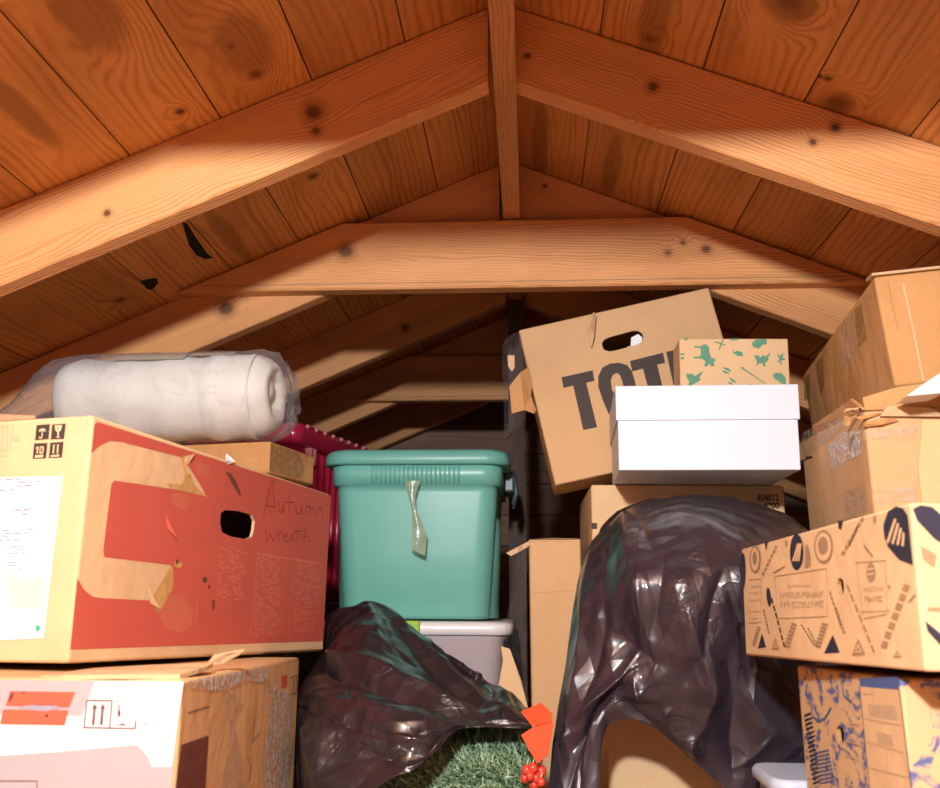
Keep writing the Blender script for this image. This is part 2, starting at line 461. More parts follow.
rafters = []
for k, y in enumerate(TY):
    for side in (-1, 1):
        rafters.append((k, y, side, frame_uv(side, (k*7.3+side*2.1+20, k*1.7+side*.6))))
def rknot(k, side, px, py, r):
    y = TY[k]; u, v = [f for (kk, _, sd, f) in rafters if kk == k and sd == side][0](plane_pick(px, py, Vector((0, 1, 0)), Vector((0, y, 0))))
    KN_R.append((u, v, r))
for a in [(2, -1, 313, 112, .017), (2, -1, 316, 131, .009), (2, -1, 107, 213, .006), (3, -1, 226, 308, .018),
          (2, 1, 653, 87, .010), (2, 1, 835, 128, .009), (2, 1, 645, 131, .008), (2, 1, 527, 56, .006), (2, 1, 813, 142, .006), (4, -1, 405, 328, .013), (3, 1, 545, 186, .006)]:
    rknot(*a)
cuv = lambda seed: (lambda p: (p.x+seed, p.z+p.y*.9+seed*.37))
for px, py, r in [(346, 252, .017), (668, 253, .009), (706, 250, .010), (683, 243, .006)]:
    q = plane_pick(px, py, Vector((0, 1, 0)), Vector((0, TY[3]-TH, 0))); u, v = cuv(40)(q); KN_R.append((u, v, r))
TIMBER = wood('rafter_timber', (.78, .375, .145), (.53, .215, .070), KN_R, 150, .5, .5)

lab = {(2, -1): 'long orange pine rafter nearest on the left, lit along its lower half', (2, 1): 'long orange pine rafter nearest on the right, lit along its lower edge',
       (3, -1): 'left pine rafter behind the horizontal tie beam, with two round knots', (3, 1): 'right pine rafter the tie beam is nailed to, ending at the leaning box',
       (4, -1): 'dim left rafter seen under the tie beam, only its foot lit', (4, 1): 'dim right rafter just under the tie beam beside the dark post',
       (5, -1): 'thin far left rafter meeting the far tie beam, lit underneath', (5, 1): 'far right rafter hidden in shadow behind the leaning box',
       (6, -1): 'farthest left rafter against the plank end wall, grey sloping strip', (6, 1): 'farthest right rafter against the plank end wall',
       (1, -1): 'left pine rafter overhead in front of the picture top', (1, 1): 'right pine rafter overhead in front of the picture top',
       (0, -1): 'left pine rafter above the camera', (0, 1): 'right pine rafter above the camera'}
XE = 2.95
for (k, y, side, f) in rafters:
    if k == 0: continue
    s = SL if side < 0 else SR; vd = DP*math.sqrt(1+s*s)
    x0 = X0+side*.021; g = G()
    def prof(yy, c):
        return [Vector((x0, yy, ZR-s*.021-c)), Vector((X0+side*XE, yy, ZR-s*XE-c)), Vector((X0+side*XE, yy, ZR-s*XE-vd+c)), Vector((x0, yy, ZR-s*.021-vd+c))]
    c = .003
    loops = [prof(y, c), prof(y+c, 0), prof(y+TH-c, 0), prof(y+TH, c)]
    vr = [[g.bm.verts.new(p) for p in q] for q in loops]; tn = rnd.uniform(.93, 1.06)
    g.face(vr[0], TIMBER, f, tn); g.face(vr[-1][::-1], TIMBER, f, tn)
    for a, b in zip(vr, vr[1:]):
        for i in range(4): g.face([a[i], b[i], b[(i+1) % 4], a[(i+1) % 4]], TIMBER, f, tn)
    o = g.done('rafter', recalc=True); props(o, lab[(k, side)], 'rafter')

for k, labl in ((1, 'tie beam across the rafters overhead above the picture'), (3, 'wide orange pine tie beam spanning the rafters across the middle'), (5, 'far dim tie beam with only its lower edge lit')):
    y = TY[k]-TH-.001; f = cuv(40 if k == 3 else 40+k*3.3); g = G()
    xl = lambda z: X0-(ZR-.004-z)/SL
    xr = lambda z: X0+(ZR-.004-z)/SR
    zb, zt = CBZ, CBZ+CHT
    def prof(yy, c):
        return [Vector((xl(zb+c)+c, yy, zb+c)), Vector((xr(zb+c)-c, yy, zb+c)), Vector((xr(zt-c)-c, yy, zt-c)), Vector((xl(zt-c)+c, yy, zt-c))]
    loops = [prof(y, .004), prof(y+.004, 0), prof(y+TH-.002, 0), prof(y+TH, .002)]
    vr = [[g.bm.verts.new(p) for p in q] for q in loops]
    g.face(vr[0], TIMBER, f, 1.02); g.face(vr[-1][::-1], TIMBER, f, 1)
    for a, b in zip(vr, vr[1:]):
        for i in range(4): g.face([a[i], b[i], b[(i+1) % 4], a[(i+1) % 4]], TIMBER, f, 1)
    # shallow groove along the lower edge
    g.face([(xl(zb+.016)+.02, y-.0004, zb+.0125), (xr(zb+.016)-.02, y-.0004, zb+.0125), (xr(zb+.016)-.02, y-.0004, zb+.0145), (xl(zb+.016)+.02, y-.0004, zb+.0145)], INKB)
    o = g.done('tie_beam', recalc=True); props(o, labl, 'beam')

# ridge board
g = G(); RX = -.036; RB = .866+H
fr = lambda p: (p.y+77, p.z+p.x+5)
def rp(yy): return [Vector((RX-.019, yy, RB)), Vector((RX+.019, yy, RB)), Vector((RX+.019, yy, ZR+.01)), Vector((RX-.019, yy, ZR+.01))]
g.prism(rp(-.85), rp(4.0), TIMBER, fr, .78)
o = g.done('ridge_board', recalc=True); props(o, 'straight ridge board running back along the roof peak', 'beam')

# dark post on the third truss
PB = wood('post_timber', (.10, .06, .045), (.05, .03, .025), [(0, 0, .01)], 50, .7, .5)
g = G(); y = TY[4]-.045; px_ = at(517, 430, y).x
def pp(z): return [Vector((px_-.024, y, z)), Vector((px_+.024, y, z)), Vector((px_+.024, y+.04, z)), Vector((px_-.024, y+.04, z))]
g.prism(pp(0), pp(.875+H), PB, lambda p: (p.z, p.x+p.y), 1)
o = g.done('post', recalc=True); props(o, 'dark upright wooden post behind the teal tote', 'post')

# ------------------------------------------------------------------ roof planks, wall, floor
BL_ = [0, .166, .328, .486, .642, .803, .97]; BR_ = [0, .172, .345, .509, .676, .842]
while BL_[-1] < XE: BL_.append(BL_[-1]+rnd.uniform(.15, .18))
while BR_[-1] < XE: BR_.append(BR_[-1]+rnd.uniform(.15, .18))
planks = {}
for side, B in ((-1, BL_), (1, BR_)):
    for i, (a, b) in enumerate(zip(B, B[1:])): planks[(side, i)] = (a, b, (rnd.uniform(0, 60), rnd.uniform(0, 60)), rnd.uniform(.82, 1.1))
def pk(side, px, py, r):
    s = SL if side < 0 else SR; n = Vector((-side*s*-1, 0, 1)) if False else Vector((side*s, 0, 1)).normalized()
    q = plane_pick(px, py, n, Vector((X0, 0, ZR))); dx = abs(q.x-X0)
    for (sd, i), (a, b, sd2, _) in planks.items():
        if sd == side and a <= dx < b: KN_P.append((q.y+sd2[0], dx*math.sqrt(1+s*s)+sd2[1], r))
for a in [(-1, 231, 48, .006), (-1, 256, 75, .010), (-1, 313, 177, .011), (-1, 180, 112, .008), 
          (1, 790, 4, .022), (1, 838, 104, .018), (1, 828, 80, .006), (1, 820, 78, .005), (1, 650, 40, .012), (1, 625, 215, .010), (-1, 120, 300, .012)]:
    pk(*a)
ST_P = []
def pst(side, px, py, ru, rv):
    s = SL if side < 0 else SR; q = plane_pick(px, py, Vector((side*s, 0, 1)).normalized(), Vector((X0, 0, ZR))); dx = abs(q.x-X0)
    for (sd, i), (a, b, sd2, _) in planks.items():
        if sd == side and a <= dx < b: ST_P.append((q.y+sd2[0], dx*math.sqrt(1+s*s)+sd2[1], ru, rv))
for a in [(-1, 246, 46, .085, .045), (-1, 228, 236, .16, .020), (1, 655, 20, .16, .026), (1, 790, 4, .05, .04), (1, 840, 105, .035, .022), (1, 612, 170, .16, .020), (-1, 88, 10, .10, .04), (1, 540, 145, .2, .02), (-1, 20, 110, .12, .02)]: pst(*a)
PLANK = wood('roof_plank_wood', (.74, .345, .11), (.45, .178, .046), KN_P, 62, .6, .55, ST_P)
for side, nm in ((-1, 'ceiling_left'), (1, 'ceiling_right')):
    s = SL if side < 0 else SR; k = math.sqrt(1+s*s); nrm_ = Vector((side*s, 0, 1)).normalized()
    g = G()
    for (sd, i), (a, b, seed, tn) in planks.items():
        if sd != side: continue
        a2, b2 = a+.0012, b-.0012; dz = rnd.uniform(0, .003)
        P_ = lambda dx, y, up: Vector((X0+side*dx, y, ZR-s*dx))+nrm_*(up+dz)
        f = lambda p: (p.y+seed[0], abs(p.x-X0)*k+seed[1])
        y0, y1 = -.9, 4.05
        lo = [P_(a2, y0, 0), P_(b2, y0, 0), P_(b2, y1, 0), P_(a2, y1, 0)]; hi = [P_(a2, y0, .02), P_(b2, y0, .02), P_(b2, y1, .02), P_(a2, y1, .02)]
        g.prism(lo, hi, PLANK, f, tn)
    # roofing felt above the boards closes the joints
    A, B_ = P_(0, -.9, .024-dz), P_(XE+.1, -.9, .024-dz)
    g.prism([A, B_, B_+Vector((0, 4.95, 0)), A+Vector((0, 4.95, 0))], [p+nrm_*.006 for p in [A, B_, B_+Vector((0, 4.95, 0)), A+Vector((0, 4.95, 0))]], HOLE)
    if side < 0:      # splintered gaps in two boards
        for pts in ([(182, 222), (187, 223), (195, 236), (207, 253), (213, 258), (205, 259), (196, 255), (189, 245)], [(140, 281), (147, 279), (157, 278), (158, 283), (152, 290), (147, 289)]):
            g.face([plane_pick(*p, nrm_, Vector((X0, 0, ZR)))-nrm_*.0006 for p in pts], HOLE)
    o = g.done(nm, recalc=True); props(o, kind='structure')

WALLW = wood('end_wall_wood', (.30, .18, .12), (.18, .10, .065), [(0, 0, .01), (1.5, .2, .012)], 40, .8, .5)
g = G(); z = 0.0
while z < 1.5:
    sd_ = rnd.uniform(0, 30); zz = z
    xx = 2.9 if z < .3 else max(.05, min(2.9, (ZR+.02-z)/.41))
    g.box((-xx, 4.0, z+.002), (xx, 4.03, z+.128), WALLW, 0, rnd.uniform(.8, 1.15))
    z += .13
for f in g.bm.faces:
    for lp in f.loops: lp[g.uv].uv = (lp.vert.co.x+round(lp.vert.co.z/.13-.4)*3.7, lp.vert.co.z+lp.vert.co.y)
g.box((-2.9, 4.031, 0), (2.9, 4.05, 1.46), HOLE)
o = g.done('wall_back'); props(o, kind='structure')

FLOORW = wood('floor_board_wood', (.34, .19, .09), (.2, .10, .05), [(0, 0, .01), (.5, .2, .015)], 35, .75, .5)
g = G(); x = -2.95
while x < 2.9:
    g.box((x+.002, -.9, -.02), (x+.198, 4.05, 0), FLOORW, 0, rnd.uniform(.85, 1.1)); x += .2
for f in g.bm.faces:
    for lp in f.loops: lp[g.uv].uv = (lp.vert.co.y+round(lp.vert.co.x*5)*2.3, lp.vert.co.x)
o = g.done('floor'); props(o, kind='structure')
#==PART2==
# ------------------------------------------------------------------ light
L = bpy.data.lights.new('work_lamp', 'POINT'); L.energy = 104; L.color = (.93, .965, 1); L.shadow_soft_size = .05
lo_ = bpy.data.objects.new('work_lamp', L); COL.objects.link(lo_); lo_.location = (-.15, -.25, .605+H)
W = bpy.data.worlds.new('attic_air'); sc.world = W; W.use_nodes = True
W.node_tree.nodes['Background'].inputs[0].default_value = (.62, .55, .74, 1); W.node_tree.nodes['Background'].inputs[1].default_value = .17
sc.view_settings.view_transform = 'Standard'; sc.view_settings.look = 'None'; sc.view_settings.exposure = .80; sc.view_settings.gamma = 1

def circ(c, r, n=14, ry=None):
    return [(c[0]+r*math.cos(2*math.pi*i/n), c[1]+(ry or r)*math.sin(2*math.pi*i/n)) for i in range(n)]

# ------------------------------------------------------------------ red printed carton
b = Box('cardboard_box', 'large cardboard box with red printed side, oval hand hole and handwritten words', 'box', (-1.056, 1.276, -.080), (-11.9, -1.5, -.5), (.5, .764, .313))
z7 = Z(90, 410, 3.152)
hole = z7((412, 325), (425, 315), (470, 318), (510, 330), (519, 350), (516, 378), (510, 400), (490, 408), (440, 398), (415, 385), (409, 355))
g = b.body(CBP, .005, [('right', hole)])
# interior faces so the hand hole looks into a closed box
g.box((.01, .01, .01), (.4, b.dims[1]-.01, .015), CBI)
b.poly(g, 'right', [(97.5, 422), (331, 496), (323, 641), (70, 649.5), (77, 578), (84, 590), (92, 596.5), (100, 598), (150, 600.5), (165, 590), (171, 565), (104, 557), (103, 550), (111, 484), (114, 480.5), (172, 489), (212, 498), (197, 480), (183, 457.6), (120, 441.7), (109, 441), (99, 446), (91, 453), (94, 425)], RED, .0005) if False else None
def red_panel():
    # the red print is laid round the hand hole as a ring of quads plus the flat rest
    P1 = [(97.5, 422), (205, 456), (205, 494), (197, 480), (183, 457.6), (120, 441.7), (109, 441), (99, 446), (91, 453), (94, 425)]
    P2 = [(70, 649.5), (77, 578), (84, 590), (92, 596.5), (100, 598), (150, 600.5), (165, 590), (171, 565), (205, 568), (205, 645)]
    P3 = [(171, 565), (104, 557), (103, 550), (111, 484), (114, 480.5), (172, 489), (205, 496), (205, 568)]
    for p in (P1, P2, P3): b.poly(g, 'right', p, RED, .0005)
    outer = [(205, 456), (240, 467), (285, 481), (331, 496), (328, 545), (325, 600), (323, 641), (265, 643), (205, 645), (205, 560), (205, 500)]
    oq = [b.pick('right', *p) for p in outer]; hq = [b.pick('right', *p) for p in hole]
    bm = g.bm
    ov = [bm.verts.new(b.pt('right', u, v, .0005)) for u, v in oq]; hv = [bm.verts.new(b.pt('right', u, v, .0005)) for u, v in hq]
    es = [bm.edges.new((q[i], q[(i+1) % len(q)])) for q in (ov, hv) for i in range(len(q))]
    r = bmesh.ops.triangle_fill(bm, use_beauty=True, edges=es, normal=b.F['right'][3])
    for f in r['geom']:
        if isinstance(f, bmesh.types.BMFace):
            f.material_index = g.mi(RED); f[g.tint] = 1; f.normal_update()
            if f.normal.x < 0: f.normal_flip()
red_panel()
for pts in ([(285, 150), (315, 138), (303, 180), (330, 240), (372, 275), (320, 262), (262, 250), (240, 232), (290, 235), (298, 200)], [(190, 598), (255, 490), (262, 500), (262, 560), (215, 640), (200, 622)], [(268, 470), (292, 486), (280, 500), (262, 492)]):
    b.poly(g, 'right', z7(*pts), TAN, .0009)
for pts in ([(215, 610), (262, 580), (300, 590), (325, 635), (320, 680), (280, 702), (240, 690), (218, 650)], [(250, 262), (300, 262), (325, 290), (300, 318), (262, 300)], [(330, 160), (380, 178), (372, 205), (335, 210)]):
    b.poly(g, 'right', z7(*pts), SMUDGE, .0007)
b.poly(g, 'right', z7((424, 193), (445, 202), (462, 230), (476, 268), (470, 270), (450, 238), (436, 212)), BROWN, .0009)
for pts in ([(268, 468), (280, 478), (270, 490)], [(352, 530), (366, 524), (368, 540), (356, 545)], [(384, 598), (392, 600), (390, 632), (384, 630)], [(370, 560), (376, 545), (378, 565)]): b.poly(g, 'right', z7(*pts), BROWN, .0009)
hw = [[(583, 224), (570, 228), (552, 300), (545, 345)], [(574, 230), (582, 312)], [(553, 302), (580, 305)], [(592, 288), (594, 320), (605, 322), (609, 288)], [(609, 300), (611, 328)], [(628, 268), (624, 328)], [(612, 291), (643, 291)], [(646, 300), (650, 328), (662, 326), (664, 298)], [(664, 305), (668, 330)], [(678, 334), (681, 302), (692, 306), (694, 330)], [(694, 310), (706, 308), (708, 334)], [(716, 338), (718, 310), (730, 312), (732, 340)],
      [(552, 376), (556, 415), (567, 392), (577, 416), (588, 380)], [(592, 416), (593, 390), (605, 385)], [(608, 402), (621, 398), (617, 388), (608, 398), (613, 414), (626, 410)], [(640, 393), (629, 402), (632, 414), (641, 402), (644, 415)], [(655, 368), (652, 415)], [(644, 384), (668, 380)], [(676, 365), (672, 415)], [(673, 400), (687, 396), (689, 417)]]
for s_ in hw: b.line(g, 'right', z7(*s_), .0022, PENCIL, .0010)
for (xa, ya, xb, yb, rows) in ((408, 430, 505, 600, 26), (528, 452, 622, 715, 44), (648, 470, 735, 700, 40)):
    q = [b.pick('right', *z7((x, y))[0]) for x, y in ((xa, ya), (xb, ya+8), (xb, yb), (xa, yb))]
    b.bars(g, 'right', q[0][0], q[1][0], (q[2][1]+q[3][1])/2, (q[0][1]+q[1][1])/2, rows, REDL, .0008, .55, .45)
for s_ in ([(528, 445), (515, 600), (503, 715)], [(642, 480), (632, 600), (626, 712)], [(335, 600), (332, 672)], [(528, 452), (622, 468), (735, 486)]): b.line(g, 'right', z7(*s_), .0016, REDL, .0009)
zi = Z(0, 405, 11.2625)
for q in ([(415, 228), (567, 215), (550, 385), (397, 398)], [(590, 220), (745, 210), (723, 383), (575, 390)], [(388, 432), (540, 428), (520, 602), (370, 607)], [(570, 425), (720, 415), (700, 592), (552, 600)]): b.poly(g, 'front', zi(*q), INK, .0006)
for q in ([(437, 305), (455, 275), (485, 262), (512, 272), (525, 300), (505, 294), (482, 300), (460, 296)], [(478, 300), (488, 300), (484, 360), (472, 380), (455, 382), (443, 370), (444, 356), (452, 358), (460, 370), (472, 358)],
          [(622, 232), (708, 228), (695, 280), (672, 306), (668, 355), (684, 366), (630, 372), (652, 356), (652, 310), (630, 288)],
          [(412, 480), (435, 468), (442, 470), (432, 548), (416, 549), (424, 492), (410, 496)], [(456, 470), (466, 470), (460, 546), (450, 546)], [(484, 468), (500, 476), (494, 536), (482, 546)], [(456, 468), (494, 466), (490, 482), (458, 484)], [(450, 534), (490, 532), (484, 549), (452, 549)],
          [(402, 566), (495, 560), (490, 590), (398, 596)], [(606, 450), (622, 446), (612, 548), (596, 550)], [(652, 445), (668, 443), (660, 545), (644, 547)], [(577, 568), (676, 558), (672, 580), (573, 588)]): b.poly(g, 'front', zi(*q), CBP, .0010)
b.poly(g, 'front', zi((645, 262), (672, 256), (668, 268), (648, 272)), INK, .0013)
for s_ in ([(0, 245), (92, 240), (75, 510), (0, 520)], [(150, 235), (112, 520)], [(155, 365), (210, 360)], [(150, 400), (225, 398)], [(0, 575), (70, 575)], [(-150, 245), (0, 245)], [(-150, 520), (0, 520)], [(40, 250), (22, 500)]): b.line(g, 'front', zi(*s_), .0012, INKL, .0006)
b.end(g)
zl = Z(0, 470, 4.6375)
g = G(); b.poly(g, 'front', zl((-330, 50), (0, 35), (293, 28), (205, 780), (0, 789), (-330, 800)), WHITE, .0012)
b.line(g, 'front', zl((60, 269), (245, 265), (188, 742), (0, 744), (-330, 752)), .0009, BLUEL, .0016)
b.poly(g, 'front', zl(*circ((180, 733), 11, 12, 15)), TEALINK, .0019)
def bars_px(g, face, quad, rows, m, **kw):
    q = [b.pick(face, *p) for p in quad]
    b.bars(g, face, min(p[0] for p in q), max(p[0] for p in q), min(p[1] for p in q), max(p[1] for p in q), rows, m, .0016, **kw)
bars_px(g, 'front', zl((-250, 50), (200, 95)), 4, LABST, fill=.6); bars_px(g, 'front', zl((-250, 110), (160, 255)), 8, LABST, fill=.4)
bars_px(g, 'front', zl((-250, 280), (185, 330)), 4, LABST, fill=.6); bars_px(g, 'front', zl((50, 350), (125, 465)), 8, LABST, fill=.7)
bars_px(g, 'front', zl((-250, 350), (20, 465)), 6, LABST, fill=.5)
b.poly(g, 'front', zl((30, 490), (75, 475), (95, 520), (200, 490), (215, 500), (200, 640), (120, 642), (30, 630), (60, 600), (40, 560)), LABYE, .0014)
b.end(g, 'shipping_label', 'white shipping label with a thin ruled line and green dot')
h = b.dims[2]
b.slab([(.0, .002, h), (.41, .002, h), (.33, .03, h+.012), (.2, .055, h+.030), (.0, .06, h+.038)], .004, CBE, 'flap', 'torn top flap lifting along the front edge')
# torn corner and splinters of board on the red side
def spl(face, pts, m, name='torn_flap', lift=.006, label=None):
    q = [b.pick(face, *p) for p in pts]; n = len(q)
    b.slab([b.pt(face, u, v, .001+lift*(i % 2)) for i, (u, v) in enumerate(q)], .002, m, name, label)
spl('right', z7((430, 138), (446, 162), (432, 172), (420, 160)), WHITE)
spl('right', z7((296, 150), (318, 138), (306, 175), (300, 205)), CBE)
spl('right', z7((236, 330), (262, 405), (242, 372)), RED)
spl('right', z7((184, 560), (205, 625), (190, 610)), CBE)

# ------------------------------------------------------------------ white carton underneath
b = Box('cardboard_box', 'worn white-fronted box under the red printed one, arrows and red label, torn brown side', 'box', (-.888, 1.063, -.414), (1.2, -.9, .1), (.5, .604, .330))
g = b.body(CB, .005)
w, d, h = b.dims
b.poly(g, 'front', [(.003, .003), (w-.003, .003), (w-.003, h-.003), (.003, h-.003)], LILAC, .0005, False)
z5 = Z(150, 640, 5.325)
b.poly(g, 'right', z5((165, 558), (310, 508), (292, 800), (130, 820)), BROWN, .0006)
b.poly(g, 'right', z5((200, 385), (312, 352), (312, 358), (200, 391)), INK, .0006)
for q in ([(700, 190), (730, 188), (728, 216), (699, 220)], [(699, 224), (728, 220), (727, 250), (698, 254)]): b.poly(g, 'right', z5(*q), REDLAB, .0006)
b.line(g, 'right', z5((745, 200), (795, 185), (790, 280), (742, 292), (745, 200)), .0012, INK); b.line(g, 'right', z5((762, 205), (760, 275)), .003, INK); b.line(g, 'right', z5((780, 203), (778, 270)), .003, INK)
for s_ in ([(555, 395), (548, 530)], [(580, 495), (540, 550)], [(520, 620), (535, 690), (525, 750)], [(495, 640), (490, 720)], [(632, 235), (640, 300)], [(200, 630), (240, 625)]): b.line(g, 'right', z5(*s_), .0016, INK)
b.end(g)
zw = Z(0, 675, 6.97); za = Z(75, 690, 11.75)
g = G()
b.poly(g, 'front', [(95.5, 681), (184, 681.5), (172, 767), (152, 767), (149, 758), (138, 745), (60, 752), (-60, 760), (-60, 713), (66, 716), (82, 716)], WHITED, .0010)  # flat patch, whiter than the off-white front around it
b.end(g, 'white_patch', 'large white patch over the front corner')
g = G()
b.poly(g, 'front', zw((75, 112), (528, 118), (485, 225), (45, 213)), REDLAB, .0014); b.poly(g, 'front', zw((25, 240), (480, 245), (455, 350), (5, 343)), REDLAB, .0014)
b.poly(g, 'front', zw((130, 222), (250, 206), (390, 212), (430, 228), (330, 250), (180, 240)), LABST, .0017)
for q in ([(250, 206), (390, 206), (388, 212), (250, 211)], [(325, 270), (345, 272), (340, 295), (312, 290)], [(80, 125), (110, 118), (90, 170), (60, 190)], [(160, 115), (185, 118), (172, 140)]): b.poly(g, 'front', zw(*q), BROWN, .0018)
b.end(g, 'red_label', 'torn red label in two bands')
g = G()
b.line(g, 'front', za((145, 123), (440, 125)), .0014, BROWN, .0014); b.line(g, 'front', za((440, 125), (412, 445), (112, 440), (145, 123)), .0014, BROWN, .0014)
b.line(g, 'front', za((412, 447), (712, 450), (722, 355)), .0014, BROWN, .0014); b.line(g, 'front', za((440, 128), (525, 130)), .0010, INKL, .0014)
for dx in (0, 95): b.poly(g, 'front', za((240+dx, 162), (272+dx, 215), (250+dx, 218), (234+dx, 412), (203+dx, 410), (222+dx, 218), (204+dx, 215)), BROWN, .0014)
b.poly(g, 'front', za((520, 165), (532, 170), (530, 230), (542, 270), (528, 330), (508, 300), (505, 262), (516, 225)), BROWN, .0014)
b.poly(g, 'front', za((505, 405), (545, 398), (560, 385), (578, 400), (608, 402), (606, 415), (505, 415)), BROWN, .0014); b.poly(g, 'front', za((815, 375), (838, 392), (835, 412), (825, 410)), BROWN, .0014)
b.end(g, 'handling_mark', 'brown this-way-up arrows in a ruled frame')
g = G(); b.line(g, 'front', zw((-300, 740), (260, 738), (262, 850)), .0012, BROWN, .0008); b.end(g, 'ruled_frame')
for q, nm, mm, lb in (([(640, 225), (662, 240), (748, 300), (735, 820), (598, 820), (600, 640), (625, 420)], 'tape', TAPEW, 'crinkled whitish packing tape'), ([(190, 250), (205, 215), (300, 196), (400, 178), (598, 140), (632, 165), (620, 230), (520, 215), (400, 262), (330, 270), (250, 258)], 'tape', TAPEW, 'pale tape folded over the top edge'), ([(395, 260), (440, 275), (490, 330), (440, 420), (470, 560), (500, 820), (368, 820), (420, 480), (400, 400)], 'tape', TAPEC, 'clear packing tape')):
    g = G(); b.poly(g, 'right', z5(*q), mm, .0015); b.end(g, nm, lb)
A = lambda px, py, Y: b.loc(px, py, Y)
b.slab([A(40, 680, 1.08), A(120, 679, 1.075), A(180, 679, 1.085), A(206, 671, 1.16), A(213, 667, 1.19), A(150, 669, 1.2), A(95, 672, 1.18)], .005, CBE, 'flap', 'torn brown top flap with ragged edge', Vector((0, 0, .005)))
b.slab([A(206, 666, 1.21), A(213, 657, 1.23), A(228, 654, 1.25), A(244, 651, 1.28), A(238, 656, 1.27), A(222, 664, 1.24)], .004, CBE, 'torn_strip', 'curled strip of torn board', Vector((0, .004, .003)))

# ------------------------------------------------------------------ small flat carton on the red one, with the roll on top
b = Box('cardboard_box', 'flat cardboard box squeezed under the wrapped white roll', 'box', (-.922, 1.845, .237), (-11.9, 0, 0), (.44, .2, .061))
g = b.body(CBD, .004); b.end(g)
g = G(); b.poly(g, 'right', [(.0, .004), (.13, .006), (.15, .03), (.12, .058), (.0, .058)], TAPE, .0012, False); b.end(g, 'tape', 'shiny brown tape on the end')

def roll():
    root = empty('quilt_roll', (-.715, 1.80, .3035+H), 'thick white batting roll wrapped in clear plastic on top of the boxes', 'roll')
    c = Vector((0, 0, .088)); n = 48
    def ring(x, r, amp=.004, sq=.95, dy=0, dz=0):
        out = []
        for i in range(n):
            t = 2*math.pi*i/n; q = Vector((x*7, math.cos(t)*1.6, math.sin(t)*1.6))
            rr = r*(1+amp/.088*noise.noise(q)*1.6)
            out.append(c+Vector((x, math.cos(t)*rr+dy, math.sin(t)*rr*sq+dz)))
        return out
    g = G(); rings = []
    for x, r in [(-.205, .0), (-.206, .04), (-.204, .07), (-.195, .082)]: rings.append(ring(x, max(r, .001)))
    for k in range(1, 14): rings.append(ring(-.195+.38*k/14, .087+.003*math.sin(k*1.7)))
    for x, r, dy, dz in [(.185, .087, 0, 0), (.205, .081, 0, 0), (.219, .070, 0, 0), (.225, .057, -.004, .004), (.219, .046, -.010, .008), (.203, .039, -.016, .010), (.202, .034, -.018, .010), (.214, .026, -.02, .012), (.219, .015, -.02, .012), (.221, .001, -.02, .012)]: rings.append(ring(x, r, .010, .95, dy, dz))
    g.loft(rings, FABRIC); g.done('batting', root)
    # loose folded layer across the near end
    g = G(); rings = []
    for k in range(9):
        x = .10+.095*k/8; r = .090+.004*math.sin(k*.9); a0, a1 = math.radians(120), math.radians(262)
        rings.append([c+Vector((x, math.cos(a0+(a1-a0)*i/16)*r, math.sin(a0+(a1-a0)*i/16)*r*.95)) for i in range(17)])
    g.loft(rings, FABRIC, closed=False, cap0=False, cap1=False); g.done('loose_fold', root)
    # printed paper slipped under the wrap along the top
    g = G()
    for (xa, xb, ta, tb) in ((-.09, .055, 103, 134), (.06, .15, 103, 126)):
        rr = [[c+Vector((x, math.cos(math.radians(t))*.0938, math.sin(math.radians(t))*.0938*.96)) for t in [ta+(tb-ta)*i/6 for i in range(7)]] for x in [xa+(xb-xa)*j/5 for j in range(6)]]
        g.loft(rr, FABST, closed=False, cap0=False, cap1=False)
    o = g.done('paper_insert', root); o['label'] = 'beige printed paper under the wrap'
    g = G(); rings = []
    prof = [(-.43, .018, -.055), (-.40, .022, -.055), (-.385, .012, -.058), (-.36, .022, -.052), (-.31, .042, -.036), (-.26, .072, -.012), (-.22, .091, 0)] + [(-.22+.42*k/10, .0972, 0) for k in range(1, 11)] + [(.225, .088, 0), (.245, .07, -.008), (.255, .045, -.016), (.25, .02, -.02)]
    for x, r, dz in prof:
        a = .010 if (x < -.25 or x > .2) else .003
        rr = []
        for i in range(n):
            t = 2*math.pi*i/n; q = Vector((x*22, math.cos(t)*3, math.sin(t)*3+4)); k = r+a*noise.noise(q)
            rr.append(c+Vector((x+a*1.2*noise.noise(q*1.7), math.cos(t)*k, math.sin(t)*k*.95+dz)))
        rings.append(rr)
    g.loft(rings, WRAP, cap0=True, cap1=True); o = g.done('plastic_wrap', root); o['label'] = 'clear plastic wrap gathered at the left end'
    root.rotation_euler = (0, 0, math.radians(-3))
roll()

# ------------------------------------------------------------------ plastic totes
def rr_ring(hw, hd, r, z, n=6, cx=0, cy=0):
    out = []
    for qx, qy, a0 in ((1, 1, 0), (-1, 1, 90), (-1, -1, 180), (1, -1, 270)):
        for i in range(n+1):
            t = math.radians(a0+90*i/n); out.append(Vector((cx+qx*(hw-r)+r*math.cos(t), cy+qy*(hd-r)+r*math.sin(t), z)))
    return out
